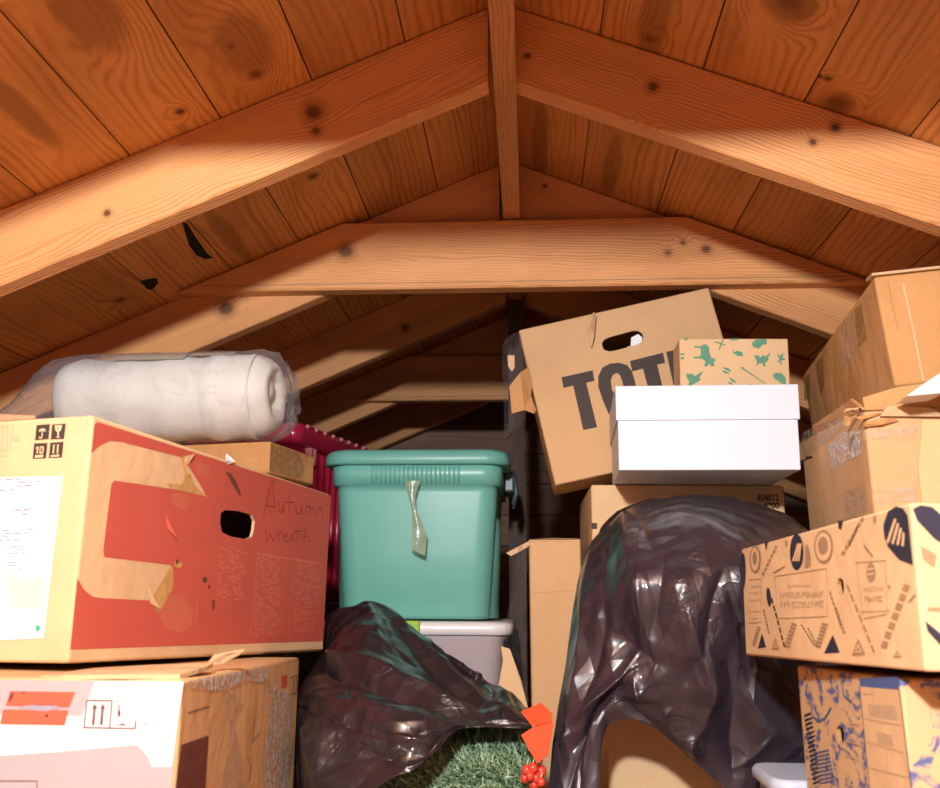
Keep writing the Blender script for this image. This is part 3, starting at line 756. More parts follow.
# teal tote
root = empty('storage_tote', (-.262, 2.37, -.037+H), 'teal plastic storage tote with lid', 'tote')
root['label'] = 'big teal plastic storage tote with closed lid standing on the clear bin'
g = G()
body = [(0, .163, .185, .04), (.01, .170, .192, .045), (.15, .179, .199, .045), (.285, .187, .205, .04), (.30, .188, .206, .04), (.301, .198, .214, .045), (.348, .200, .216, .045), (.350, .196, .212, .045)]
g.loft([rr_ring(w_, d_, r_, z_) for z_, w_, d_, r_ in body], TEAL)
for sx in (1, -1):     # rounded foot moulding down each end
    rings = [[Vector((sx*(.150+.038*s*math.cos(math.radians(a))), -.10+.05*s*math.sin(math.radians(a)), z_)) for a in range(0, 360, 20)] for z_, s in ((.002, 1), (.19, 1.15), (.225, 1.1), (.245, .8), (.25, .3))]
    g.loft(rings, TEAL)
g.done('body', root)
g = G()
lid = [(.346, .212, .224, .05), (.350, .217, .229, .055), (.362, .217, .229, .055), (.374, .214, .226, .055), (.381, .206, .218, .055), (.382, .190, .20, .05), (.376, .186, .196, .05), (.377, .0, .0, 0)]
g.loft([rr_ring(max(w_, .001), max(d_, .001), r_, z_) for z_, w_, d_, r_ in lid], TEALD)
for k in range(20):    # grip ridges on the front rim
    x = -.10+.2*k/19; g.tube([(x, -.2135, .303), (x, -.2165, .325), (x, -.2175, .346)], .0028, TEALD, 6)
g.done('lid', root)
g = G()
for z_ in (.30, .20):
    pass
g.box((.198, -.06, .30), (.226, .06, .352), TEALDK, .006); g.tube([(.222, -.05, .352), (.230, -.05, .30), (.222, -.05, .27)], .006, TEALDK); g.tube([(.222, .05, .352), (.230, .05, .30), (.222, .05, .27)], .006, TEALDK)
o = g.done('latch', root); o['label'] = 'dark latch handle on the right end'
# film corner hanging out from under the lid
fpx = [(404, 481), (420, 481), (415, 497), (416, 508), (421, 520), (427, 535), (425, 556), (415, 553), (411, 549), (412, 530), (412, 510), (408, 495)]
ys = [2.128, 2.128, 2.125, 2.123, 2.128, 2.125, 2.128, 2.122, 2.126, 2.120, 2.124, 2.126]
g = G(); pp_ = [at(px, py, yy) for (px, py), yy in zip(fpx, ys)]
pairs = [(0, 1), (11, 2), (10, 3), (10, 4), (9, 5), (8, 6)]
g.loft([[pp_[a], (pp_[a]+pp_[c_])/2+Vector((0, -.006, 0)), pp_[c_]] for a, c_ in pairs] , STRIP, closed=False, cap0=False, cap1=False)
o = g.done('plastic_bag'); props(o, 'pale green plastic bag end hanging out from under the teal lid', 'bag')

# clear bin below
root = empty('storage_bin', (-.262, 2.36, 0), 'clear plastic bin with white lid and lime green latch under the teal tote', 'bin')
g = G(); g.loft([rr_ring(w_, d_, .04, z_) for z_, w_, d_ in ((.0, .178, .20), (.012, .186, .208), (.34, .205, .228), (.345, .21, .233), (.358, .211, .234))], FROST); g.done('body', root)
g = G(); g.loft([rr_ring(max(w_, .001), max(d_, .001), .045 if w_ else 0, z_) for z_, w_, d_ in ((.350, .214, .237), (.352, .222, .245), (.370, .223, .246), (.377, .218, .24), (.379, .2, .22), (.379, 0, 0))], WPLAS)
g.done('lid', root)
g = G(); g.box((-.07, -.256, .345), (.022, -.243, .381), LIME, .004); o = g.done('latch', root); o['label'] = 'lime green latch'

# crimson tote far left behind the cartons
root = empty('storage_tote', (-.750, 2.84, .0+H), 'crimson ribbed plastic tote behind the red printed box', 'tote', None, rotm(-13.5, 0, 0))
g = G(); hw, hd = .165, .25
g.loft([rr_ring(hw-.012, hd-.012, .03, .0), rr_ring(hw-.004, hd-.004, .03, .02), rr_ring(hw, hd, .03, .40), rr_ring(hw+.001, hd+.001, .03, .44)], CRIM)
for k in range(11):
    y = -hd+.04+k*.042; g.tube([(hw-.004, y, .012), (hw+.001, y, .20), (hw+.004, y, .415)], .009, CRIM, 8)
for k in range(7):
    x = -hw+.035+k*.043; g.tube([(x, -hd+.004, .012), (x, -hd-.001, .20), (x, -hd-.004, .415)], .009, CRIM, 8)
g.done('body', root)
g = G(); g.loft([rr_ring(max(w_, .001), max(d_, .001), .035 if w_ else 0, z_) for z_, w_, d_ in ((.425, hw+.006, hd+.006), (.427, hw+.024, hd+.024), (.478, hw+.022, hd+.022), (.486, hw+.014, hd+.014), (.487, 0, 0))], CRIM)
for k in range(9): g.sphere((hw+.022, -hd+.03+k*.056, .479), .007, CRIML, 8)  # pale beads paint the highlight dots along the rim
g.done('lid', root)
g = G(); g.box((hw, -hd+.06, .375), (hw+.022, -hd+.075, .425), CRIML, .003); g.box((hw, -hd+.082, .375), (hw+.022, -hd+.097, .425), CRIML, .003); o = g.done('latch', root); o['label'] = 'latch tabs with a highlight put into their pale colour'  # tabs in the paler crimson, highlight put into the colour
root = empty('storage_tote', (-.744, 2.86, 0), 'dark grey tote under the crimson one, only its corner showing', 'tote', None, rotm(-13.5, 0, 0))
g = G(); g.loft([rr_ring(.18, .26, .03, 0), rr_ring(.19, .28, .03, .385)], TEALDK); g.done('body', root)
g = G(); g.loft([rr_ring(.20, .29, .035, .383), rr_ring(.203, .293, .035, .387), rr_ring(.203, .293, .035, .412), rr_ring(.195, .285, .03, .419)], TEALDK); g.done('lid', root)

# ------------------------------------------------------------------ tall narrow carton in the middle
b = Box('cardboard_box', 'tall narrow plain cardboard box beside the teal tote, tape peeling off its edge', 'box', (.002, 2.02, -.42), (.3, 0, -.4), (.108, .3, .548))
g = b.body(CB, .005); w, d, h = b.dims
b.line(g, 'front', [(.013, .005), (.014, .54)], .0015, CBE, .0006, False); b.line(g, 'front', [(.0, .44), (.10, .445)], .0012, CBD, .0006, False)
b.end(g)
b.slab([(.0, .003, h-.002), (w, .003, h-.002), (w, .05, h+.004), (.05, .055, h+.006), (.0, .05, h+.003)], .003, CBE, 'flap')
b.slab([b.loc(506, 553, 2.02), b.loc(529, 541, 2.016), b.loc(530, 546, 2.016), b.loc(511, 556, 2.018)], .003, CBE, 'torn_corner')
ctrl = [[b.p*0+at(x0, y, 2.012), at((x0+x1)/2, y+1, 2.0), at(x1, y, 2.014)] for y, x0, x1 in ((545, 519, 530), (572, 514, 527), (580, 518, 527), (610, 508, 527), (640, 505, 527), (660, 510, 526), (690, 512, 528), (702, 522, 529))]
o = wsheet('loose_tape', ctrl, 14, 40, CLEAR, None, (), .006, 60, 3); o.parent = b.root; o.matrix_parent_inverse = b.root.matrix_world.inverted(); o['label'] = 'clear packing tape peeled away from the left edge'
b.slab([b.loc(494, 712, 1.97), b.loc(503, 660, 1.985), b.loc(501, 646, 1.99), b.loc(510, 649, 1.99), b.loc(521, 680, 1.985), b.loc(529, 712, 1.975)], .004, CBP, 'flap', 'loose flap standing out at its foot')

# ------------------------------------------------------------------ carton under the white box
b = Box('cardboard_box', 'cardboard box with black stamped numbers standing under the white box', 'box', (.123, 1.94, -.42), (.5, 0, .2), (.387, .395, .656))
g = b.body(CBP, .004)
def text_mesh(body_, size):
    c = bpy.data.curves.new('t', 'FONT'); c.body = body_; c.size = size; c.offset = size*.03
    o = bpy.data.objects.new('t', c); COL.objects.link(o)
    dg = bpy.context.evaluated_depsgraph_get(); me = o.evaluated_get(dg).to_mesh()
    vs = [v.co.copy() for v in me.vertices]; fs = [tuple(p.vertices) for p in me.polygons]
    o.evaluated_get(dg).to_mesh_clear(); bpy.data.objects.remove(o); bpy.data.curves.remove(c)
    return vs, fs
def stamp(g, b, face, s_, px0, px1, m, off=.0006, sy=1.0):
    """lettering between two picked baseline points of a face"""
    vs, fs = text_mesh(s_, 1.0); x0 = min(v.x for v in vs); x1 = max(v.x for v in vs)
    a = Vector(b.pick(face, *px0)); e = Vector(b.pick(face, *px1)); d = e-a; k = d.length/(x1-x0); d.normalize(); n = Vector((-d.y, d.x))
    V = [g.bm.verts.new(b.pt(face, *(a+d*(v.x-x0)*k+n*v.y*k*sy), off)) for v in vs]
    for f in fs: g.face([V[i] for i in f], m)
stamp(g, b, 'front', '854012', (757.3, 501), (779, 500.8), INK, sy=1.25); stamp(g, b, 'front', '4900', (763.5, 508.8), (779.5, 508.4), INK, sy=1.1)
b.poly(g, 'front', [(591.5, 523), (597, 523), (597, 529), (591.5, 529)], INK)
b.end(g)
# white box
b = Box('gift_box', 'glossy white box with deep white lid', 'box', (.162, 1.721, .2355), (-2.4, .5, .4), (.320, .275, .152))
b.root['label'] = 'clean white lidded box on the stamped carton, in front of the leaning TOTE box'
g = b.body(WHITEB, .0015); b.end(g)
g = G(); w, d, h = b.dims; t_ = .0035
g.box((-t_, -t_, .091), (w+t_, d+t_, h+t_), WHITEB, .0015); b.end(g, 'lid')
# green patterned box
b = Box('cardboard_box', 'small kraft box printed with green animals and leaves, behind the white box', 'box', (.299, 1.85, .3935), (-1.1, 0, 1.0), (.212, .095, .124))
g = b.body(CBP, .002); zg = Z(670, 330, 7.23)
for q in ([(175, 115), (225, 118), (232, 108), (258, 102), (280, 120), (285, 160), (298, 205), (325, 205), (326, 225), (312, 235), (325, 258), (300, 265), (285, 245), (262, 268), (248, 262), (255, 225), (228, 208), (170, 206), (170, 195), (218, 190), (224, 150), (215, 130), (172, 126)],
          [(320, 85), (345, 84), (365, 95), (380, 70), (388, 72), (375, 98), (402, 105), (398, 112), (372, 108), (358, 145), (350, 143), (362, 105), (345, 94), (318, 94)], [(590, 95), (625, 68), (698, 66), (700, 102), (668, 108), (640, 136), (600, 122)],
          [(602, 182), (640, 185), (655, 200), (672, 180), (690, 192), (720, 165), (725, 172), (708, 200), (715, 212), (700, 232), (685, 238), (690, 268), (676, 262), (668, 240), (640, 245), (622, 268), (628, 235), (618, 205)], [(742, 325), (760, 310), (805, 310), (835, 345), (838, 406), (815, 395), (775, 365), (752, 350)],
          [(115, 318), (165, 318), (178, 335), (232, 300), (236, 310), (212, 345), (222, 362), (195, 378), (150, 402), (130, 402), (140, 370), (120, 345)], [(452, 132), (462, 160), (490, 150), (520, 160), (530, 188), (500, 190), (480, 184), (455, 165)],
          [(378, 268), (420, 275), (442, 295), (438, 305), (410, 292), (385, 278)], [(382, 290), (410, 300), (432, 318), (400, 315), (380, 302)], [(430, 345), (465, 360), (480, 385), (455, 378), (432, 360)], [(420, 370), (450, 384), (460, 397), (425, 392)],
          [(508, 272), (530, 268), (542, 285), (600, 322), (690, 385), (685, 390), (596, 330), (535, 292)], [(770, 170), (790, 185), (820, 168), (815, 200), (838, 215), (805, 220), (808, 255), (796, 252), (798, 226), (770, 238), (790, 210)],
          [(72, 170), (100, 168), (108, 178), (78, 182)], [(74, 200), (104, 192), (100, 208), (78, 214)], [(100, 60), (140, 56), (125, 72), (108, 78)], [(430, 75), (450, 62), (498, 62), (480, 75)], [(560, 395), (600, 392), (630, 404), (570, 405)]):
    b.poly(g, 'front', zg(*q), GREENP, .0006)
b.end(g)

# ------------------------------------------------------------------ leaning box with big letters
b = Box('cardboard_box', 'tilted cardboard box with big black letters TOTE and a slotted hand hole', 'box', (.0546, 2.019, .2442), (-.5, -1.2, -12.4), (.431, .17, .3555))
zt = Z(490, 270, 3.428)
hole = zt((385, 262), (384, 250), (392, 238), (410, 230), (490, 208), (508, 208), (522, 218), (526, 232), (520, 246), (505, 256), (430, 276), (408, 279), (392, 274))
g = b.body(CB, .004, [('front', hole)])
for q in ([(245, 368), (352, 344), (358, 380), (330, 387), (367, 539), (320, 549), (285, 396), (252, 405)], [(480, 312), (593, 284), (600, 318), (573, 325), (612, 480), (566, 492), (524, 338), (487, 348)], [(604, 281), (720, 252), (728, 286), (655, 304), (664, 340), (722, 326), (730, 358), (672, 372), (682, 412), (748, 396), (756, 428), (642, 456)]): b.poly(g, 'front', zt(*q), INK)
oo = [(371, 400), (371, 365), (385, 335), (412, 321), (442, 318), (470, 326), (487, 348), (500, 395), (512, 450), (510, 490), (492, 512), (460, 522), (428, 515), (405, 490), (388, 450)]
oi = [(418, 410), (414, 378), (420, 362), (430, 354), (438, 354), (446, 362), (452, 378), (462, 412), (470, 450), (472, 472), (466, 482), (456, 484), (446, 478), (438, 458), (428, 430)]
for i in range(len(oo)):
    j = (i+1) % len(oo); b.poly(g, 'front', zt(oo[i], oo[j], oi[j], oi[i]), INK)
b.poly(g, 'front', zt((470, 262), (512, 258), (514, 272), (500, 282), (482, 284)), CBE, .0004)
b.end(g)
g = G(); q = [b.pick('front', *p) for p in zt((486, 226), (510, 214), (524, 226), (522, 242), (505, 255), (484, 262))]
g.prism([b.pt('front', u, v, -.012) for u, v in q], [b.pt('front', u, v, -.03) for u, v in q], WHITE); o = b.end(g, 'packing_paper', 'white paper showing inside the hand hole')
A = lambda x, y, Y: b.loc(490+x/3.428, 270+y/3.428, Y)
b.slab([A(357, 145, 1.995), A(364, 150, 2.0), A(358, 225, 2.0), A(349, 262, 2.012), A(334, 205, 2.0), A(345, 190, 1.99)], .003, CBE, 'torn_strip', 'pointed strip of torn board on the top edge')
b.slab([A(66, 398, 2.0), A(105, 350, 2.0), A(133, 332, 2.01), A(145, 385, 2.02), A(140, 430, 2.02), A(160, 482, 2.01), A(150, 492, 2.0), A(118, 480, 2.0), A(75, 492, 2.0)], .003, CBD, 'torn_flap', 'torn brown flap on the left edge')
ctrl = [[at(490+x0/3.428, 270+y/3.428, 2.02), at(490+(x0+x1)/2/3.428, 270+y/3.428, 2.005), at(490+x1/3.428, 270+y/3.428, 2.03)] for y, x0, x1 in ((215, 84, 104), (245, 48, 110), (300, 40, 112), (380, 44, 118), (470, 48, 112), (530, 48, 108), (585, 46, 52))]
o = wsheet('loose_tape', ctrl, 16, 40, CLEAR, None, (), .006, 50, 8); o.parent = b.root; o.matrix_parent_inverse = b.root.matrix_world.inverted(); o['label'] = 'strip of clear tape hanging off the left edge'
b.slab([A(60, 292, 2.0), A(84, 292, 2.0), A(84, 335, 2.0), A(75, 348, 2.0), A(62, 330, 2.0)], .002, CBE, 'torn_scrap', 'scrap of board stuck to the tape')

# ------------------------------------------------------------------ right-hand cartons
b = Box('cardboard_box', 'battered brown box at top right under the roof, patched with tape', 'box', (.565, 1.466, .329), (-4.4, -2.3, -4.4), (.178, .575, .1836))
g = b.body(CBD, .005); zu = Z(780, 240, 4.925); w, d, h = b.dims
b.line(g, 'front', zu((530, 200), (545, 280), (580, 440)), .0016, CBI); b.line(g, 'front', zu((605, 215), (655, 440), (705, 690)), .003, CBE); b.line(g, 'left', zu((345, 590), (338, 780)), .002, CBI)
b.end(g)
for q in ([(370, 345), (405, 308), (428, 485), (388, 528), (374, 420)], [(178, 612), (212, 565), (222, 705), (206, 760), (188, 690)], [(120, 690), (150, 655), (150, 780), (122, 790)]):
    g = G(); b.poly(g, 'left', zu(*q), TAPE, .0012); b.end(g, 'tape', 'strip of shiny brown tape')
g = G(); b.poly(g, 'left', zu((330, 390), (362, 352), (372, 560), (340, 610), (300, 640), (310, 520)), TAPEC, .0010); b.end(g, 'tape', 'strip of clear tape')
b.slab([(-.004, -.004, h), (w, -.004, h), (w, .02, h+.012), (.12, .022, h+.006), (.03, .03, h+.009), (-.004, .03, h+.003)], .004, CBE, 'flap', 'frayed top flap along the front edge')

b = Box('cardboard_box', 'battered cardboard box with crushed open top, under the top right box', 'box', (.501, 1.416, .098), (-2.9, 3.0, -2.0), (.25, .405, .185))
g = b.body(CB, .006); zm = Z(780, 370, 4.925); w, d, h = b.dims
b.line(g, 'left', zm((105, 450), (160, 425)), .003, INK); b.line(g, 'left', zm((130, 430), (160, 430)), .004, INK)
b.end(g)
for face, q, m_, lb in (('left', [(240, 375), (330, 300), (402, 300), (405, 410), (330, 450), (262, 498), (250, 440)], TAPEW, 'crumpled silvery tape'), ('left', [(112, 310), (310, 210), (330, 262), (240, 350), (112, 440)], TAPEC, 'clear tape along the top'), ('front', [(410, 300), (700, 270), (700, 345), (520, 350), (410, 340)], TAPEC, 'clear tape across the front'), ('front', [(455, 590), (700, 570), (700, 640), (470, 660)], TAPEC, 'clear tape low on the front'), ('left', [(320, 600), (420, 560), (435, 690), (322, 740)], TAPEC, 'clear tape low on the side')):
    g = G(); b.poly(g, face, zm(*q), m_, .0012); b.end(g, 'tape', lb)
b.slab([(.0, .0, h-.004), (w, .0, h-.004), (w, -.006, h+.02), (.13, -.004, h+.034), (.05, -.002, h+.028), (.0, .004, h+.016)], .005, CBD, 'flap', 'crushed top flap with ragged corrugated edge')
b.slab([(.02, -.004, h-.012), (.11, -.006, h-.018), (.09, -.009, h-.004), (.03, -.008, h+.002)], .003, CBE, 'torn_strip')
b.slab([(.002, .004, h-.002), (.002, .30, h-.002), (-.006, .29, h+.012), (-.004, .05, h+.022)], .005, CBD, 'flap', 'bent side flap')
b.slab([b.loc(917, 470, 1.32), b.loc(922, 420, 1.33), b.loc(960, 420, 1.30), b.loc(975, 440, 1.29), b.loc(970, 512, 1.30), b.loc(922, 514, 1.32)], .004, CB, 'flap', 'yellowish flap hanging down at the front')
g = G()
pa, pb = b.loc(845, 411, 1.405), b.loc(928, 394, 1.405)
for k in range(34):
    q = pa.lerp(pb, k/33)+Vector((0, 0, rnd.uniform(-.002, .002))); g.tube([q, q+Vector((.001, .007, .0015)), q+Vector((.002, .012, rnd.uniform(-.002, .003)))], .0019, CBE if k % 3 else CBD, 6)
b.end(g, 'corrugation', 'exposed corrugated edge of the torn flap')
for q in ([(370, 232), (420, 222), (520, 205), (470, 225), (400, 245)], [(405, 265), (470, 250), (560, 235), (585, 250), (500, 270), (420, 280)], [(330, 225), (350, 235), (345, 270), (322, 275), (318, 240)]):
    b.slab([b.loc(*zm(p_)[0], 1.398+.004*(i % 2)) for i, p_ in enumerate(q)], .002, CBD, 'torn_strip')
# sheet of foam
g = G()
q = [at(x, y, 1.325) for x, y in ((907, 396), (922, 385), (945, 370), (975, 350), (978, 376), (940, 393))]
g.prism(q, [p+Vector((.005, .055, .0)) for p in q], FOAM); o = g.done('foam_sheet', recalc=True); props(o, 'white foam sheet wedged between the two battered right boxes', 'foam')

# black-on-kraft patterned carton
b = Box('cardboard_box', 'kraft box printed with dark ovals and triangles, topmost at lower right', 'box', (.3598, .9253, -.0595), (4.6, -1.5, 1.2), (.2925, .546, .155))
zp = Z(740, 500, 4.38)
hole = zp((428, 345), (440, 342), (452, 352), (456, 385), (452, 415), (440, 425), (430, 405), (424, 370))
g = b.body(CBP, .003, [('left', hole)], CBI)  # darker rim card, shade of the hand hole put into its colour
g.box((.012, .02, .015), (.016, .525, .14), HOLE)  # black sheet added inside so the hand hole looks dark
def T(*pts, m=INKB, o=.0006): b.poly(g, 'left', zp(*pts), m, o)
def oval(c, rx, ry, m, rot_=0, face='left', o=.0006, n=18):
    pts = []
    for i in range(n):
        t = 2*math.pi*i/n; x, y = rx*math.cos(t), ry*math.sin(t)
        pts.append((c[0]+x*math.cos(rot_)-y*math.sin(rot_), c[1]+x*math.sin(rot_)+y*math.cos(rot_)))
    b.poly(g, face, zp(*pts), m, o)
T((630, 110), (650, 50), (685, 28), (715, 35), (738, 70), (760, 285), (700, 262), (650, 205), (634, 160), m=INKN)
for k in range(4): T((645+k*22, 185+k*5), (655+k*22, 190+k*5), (690+k*12, 85+k*20), (680+k*12, 80+k*20), m=CBP, o=.0010)
oval((250, 228), 30, 80, INKN); 
for k in range(3): T((232+k*12, 268), (240+k*12, 268), (262+k*6, 190), (254+k*6, 190), m=CBP, o=.0010)
oval((14, 310), 13, 80, INKN)
T((285, 300), (288, 200), (300, 195), (312, 250), (310, 290), m=INKB); oval((128, 425), 10, 42, INKN, -.1)
T((430, 92), (455, 88), (445, 130), (434, 125), m=INKN); T((108, 185), (124, 180), (116, 225), m=INKN)
oval((368, 205), 42, 75, INKB); oval((368, 205), 34, 62, CBP, o=.0009); oval((368, 200), 22, 40, INKB, o=.0012); oval((68, 260), 26, 62, INKB); oval((68, 260), 18, 50, CBP, o=.0009); oval((68, 255), 10, 30, INKB, o=.0012)
oval((592, 85), 8, 20, INKB); oval((205, 190), 6, 16, INKB); oval((655, 380), 6, 10, INKB)
for q in ([(370, 672), (408, 590), (440, 668)], [(80, 650), (98, 582), (116, 645)]): T(*q, m=INKN)
for q in ([(492, 682), (520, 605), (552, 678)], [(140, 655), (156, 600), (174, 655)], [(672, 690), (690, 655), (712, 690)]):
    T(*q); cx = sum(p[0] for p in q)/3; cy = sum(p[1] for p in q)/3; T(*[(cx+(p[0]-cx)*.55, cy+(p[1]-cy)*.55) for p in q], m=CBP, o=.0009)
    T(*[(cx+(p[0]-cx)*.3, cy+(p[1]-cy)*.3) for p in q], o=.0012)
for (xa, ya, xb, yb, wd) in ((470, 370, 595, 680, 9), (140, 430, 200, 655, 7), (395, 400, 445, 560, 5), (105, 480, 130, 590, 5), (735, 370, 625, 660, 28), (240, 540, 205, 650, 24), (375, 540, 340, 650, 26), (85, 555, 60, 640, 16), (270, 545, 330, 640, 5), (300, 560, 345, 650, 4), (450, 240, 545, 70, 14), (100, 330, 165, 195, 10), (480, 200, 520, 110, 8), (770, 415, 740, 450, 10), (420, 470, 460, 590, 12), (150, 320, 200, 290, 6), (545, 200, 585, 250, 5)):
    n = 7; dx, dy = (xb-xa)/n, (yb-ya)/n; L_ = math.hypot(dx, dy); nx, ny = -dy/L_*wd/2, dx/L_*wd/2
    for k in range(n):
        p0 = (xa+dx*k, ya+dy*k); p1 = (xa+dx*(k+.72), ya+dy*(k+.72)); T((p0[0]-nx, p0[1]-ny), (p1[0]-nx, p1[1]-ny), (p1[0]+nx, p1[1]+ny), (p0[0]+nx, p0[1]+ny), m=INKB if wd > 8 else INK)
for fr_ in ([(155, 335), (380, 300), (385, 510), (165, 520)], [(510, 275), (640, 265), (645, 500), (545, 520)], [(40, 350), (92, 345), (95, 535), (42, 540)]): b.line(g, 'left', zp(*fr_, fr_[0]), .0010, INKB)
for (x0, x1, y, t_, m_) in ((210, 310, 378, 10, INKT), (178, 360, 418, 26, INKT), (178, 362, 460, 28, INKT), (545, 628, 390, 20, INKT), (548, 622, 435, 22, INKB), (530, 655, 490, 6, INKB), (48, 84, 380, 12, INKT), (48, 84, 410, 12, INKT), (46, 86, 440, 10, INKT), (44, 86, 490, 4, INKB), (50, 80, 520, 4, INKB)):
    x = x0
    while x < x1:
        L_ = min(max(t_*.5, 4), 12)*rnd.uniform(.7, 1.2); dy = -(x-x0)*.03; a, c_ = y-t_/2+dy, y+t_/2+dy; th = max(1.6, t_*.13)
        if t_ < 8: T((x, a), (x+L_, a), (x+L_, c_), (x, c_), m=m_)
        else:      # letter-like stems and bars, too small to read
            T((x, a), (x+th, a), (x+th, c_), (x, c_), m=m_)
            for yy in rnd.sample((a, (a+c_)/2-th/2, c_-th), rnd.choice((1, 2, 2))): T((x+th, yy), (x+L_, yy), (x+L_, yy+th), (x+th, yy+th), m=m_)
            if rnd.random() < .5: T((x+L_-th, a), (x+L_, a), (x+L_, (a+c_)/2), (x+L_-th, (a+c_)/2), m=m_)
        x += L_+max(2.2, t_*.12)
oval((576, 318), 20, 42, INKB); T((562, 300), (590, 296), (590, 304), (562, 308), m=CBP, o=.0010); T((562, 322), (590, 318), (590, 326), (562, 330), m=CBP, o=.0010)
def FT(*pts, m=INKN): b.poly(g, 'front', zp(*pts), m)
FT((755, 40), (790, 22), (840, 30), (920, 100), (980, 200), (960, 240), (850, 170), (775, 90))
FT((810, 530), (860, 570), (980, 680), (990, 720), (880, 640), (820, 575)); FT((790, 200), (860, 240), (850, 300), (800, 260), m=INKB); FT((820, 470), (990, 470), (990, 490), (820, 488), m=INKB)
b.end(g)
# blue-printed carton beneath
b = Box('cardboard_box', 'kraft box with dark blue print at lower right, under the patterned one', 'box', (.367, .993, -.419), (1.2, -1.3, -.5), (.3, .347, .347))
zb = Z(780, 640, 5.325)
hole = zb((300, 475), (312, 455), (330, 462), (341, 500), (338, 540), (322, 565), (308, 545))
g = b.body(KBLUE, .003, [('left', hole)], CBI); g.box((.012, .02, .02), (.016, .32, .33), HOLE)  # dark rim and added black sheet paint the shade in the hole
def T2(*pts, m=INKB, o=.0008, f='left'): b.poly(g, f, zb(*pts), m, o)
BLUEP = plain('blue_print', (.07, .12, .30), .6, .2, 40)
T2((425, 205), (632, 195), (636, 262), (430, 250), m=BLUEP, o=.0006); T2((428, 248), (640, 266), (705, 820), (484, 820), m=CBP, o=.0007)
b.line(g, 'left', zb((428, 248), (484, 820)), .0016, INKN, .0009); b.line(g, 'left', zb((640, 266), (708, 820)), .0020, INKN, .0009)
for q in ([(470, 340), (620, 352), (632, 430), (480, 405)], [(515, 490), (600, 505), (610, 570), (525, 552)]): T2(*q, m=INKL, o=.0009)
for (x0, y0, x1, y1) in ((450, 420, 650, 455), (460, 540, 660, 600), (475, 680, 690, 735), (575, 620, 580, 700), (370, 440, 420, 450), (360, 540, 430, 560), (350, 610, 420, 640), (445, 285, 500, 292)): b.line(g, 'left', zb((x0, y0), (x1, y1)), .0016, INKL, .0010)
for k in range(16):
    y = 400+k*24; T2((130+k*3, y), (168+k*3+rnd.uniform(-8, 12), y-16), (172+k*3, y-6), (134+k*3, y+10), m=INKN)
for k in range(9):
    y = 600+k*20; T2((180+k*4, y), (262+k*4, y-18), (264+k*4, y-8), (184+k*4, y+8), m=BLUEP)
for s_ in ([(160, 330), (180, 410), (205, 432), (240, 420), (275, 360)], [(330, 220), (345, 300), (385, 330)]): b.line(g, 'left', zb(*s_), .003, BLUEP, .0008)
b.end(g)

# pale blue tub and plain carton under the bag
root = empty('storage_tub', (.447, 1.465, -.0), 'pale blue plastic tub lid at the bottom beside the blue-printed box', 'tub')
g = G(); g.loft([rr_ring(.10, .06, .02, 0), rr_ring(.112, .068, .022, .172)], PBLUE); g.done('body', root)
g = G(); g.loft([rr_ring(.116, .072, .025, .168), rr_ring(.121, .077, .028, .171), rr_ring(.121, .077, .028, .182), rr_ring(.117, .073, .026, .187)], PBLUE); g.done('lid', root)
b = Box('cardboard_box', 'plain cardboard box half hidden under the hanging black bag', 'box', (.133, 1.79, -.42), (.5, 0, 0), (.27, .14, .235))
g = b.body(CBP, .004); b.end(g)
# ------------------------------------------------------------------ black bags
def grid(rows): return [[at(*p) for p in r] for r in rows]
left = grid([
    [(326, 614, 2.07), (346, 612, 2.06), (378, 612, 2.03), (406, 628, 2.00), (444, 653, 1.95), (480, 678, 1.90), (510, 692, 1.86), (527, 708, 1.80)],
    [(326, 618, 2.06), (346, 612, 2.0), (378, 610, 1.97), (408, 628, 1.93), (446, 655, 1.88), (482, 682, 1.84), (510, 696, 1.80), (529, 712, 1.76)],
    [(322, 650, 2.05), (338, 648, 1.86), (370, 646, 1.80), (404, 660, 1.78), (442, 680, 1.76), (478, 703, 1.74), (508, 709, 1.72), (530, 719, 1.70)],
    [(300, 690, 1.76), (325, 690, 1.68), (360, 690, 1.65), (398, 698, 1.62), (432, 706, 1.61), (465, 713, 1.62), (500, 716, 1.62), (531, 721, 1.62)],
    [(297, 735, 1.715), (318, 732, 1.58), (350, 731, 1.53), (388, 730, 1.50), (420, 727, 1.51), (448, 723, 1.54), (480, 722, 1.57), (531, 725, 1.59)],
    [(296, 850, 1.70), (312, 850, 1.55), (346, 815, 1.47), (388, 780, 1.46), (415, 769, 1.47), (438, 750, 1.50), (463, 728, 1.55), (530, 729, 1.58)]])
cl = [(.02, .50, .80, .62, -.022, .030), (.05, .43, .75, .57, .020, .035), (.28, .16, .95, .50, .012, .030), (.32, .24, .98, .58, -.014, .028), (.20, .08, .35, .45, .012, .05), (.0, .62, .75, .80, .012, .045), (.0, .70, .7, .88, -.010, .03), (.05, .78, .32, .98, .014, .03), (.16, .72, .22, 1.0, .012, .03), (.30, .82, .5, .97, -.010, .03), (.42, .80, .70, .95, .010, .03), (.0, .3, .3, .36, .012, .04)]
o = wsheet('plastic_bag', left, 200, 180, BAGL, None, cl + folds(70, (1.1, .85), 3, .0065), .011, 8, 1)
props(o, 'black plastic bag draped at lower middle, pulled off the green artificial greenery', 'bag')
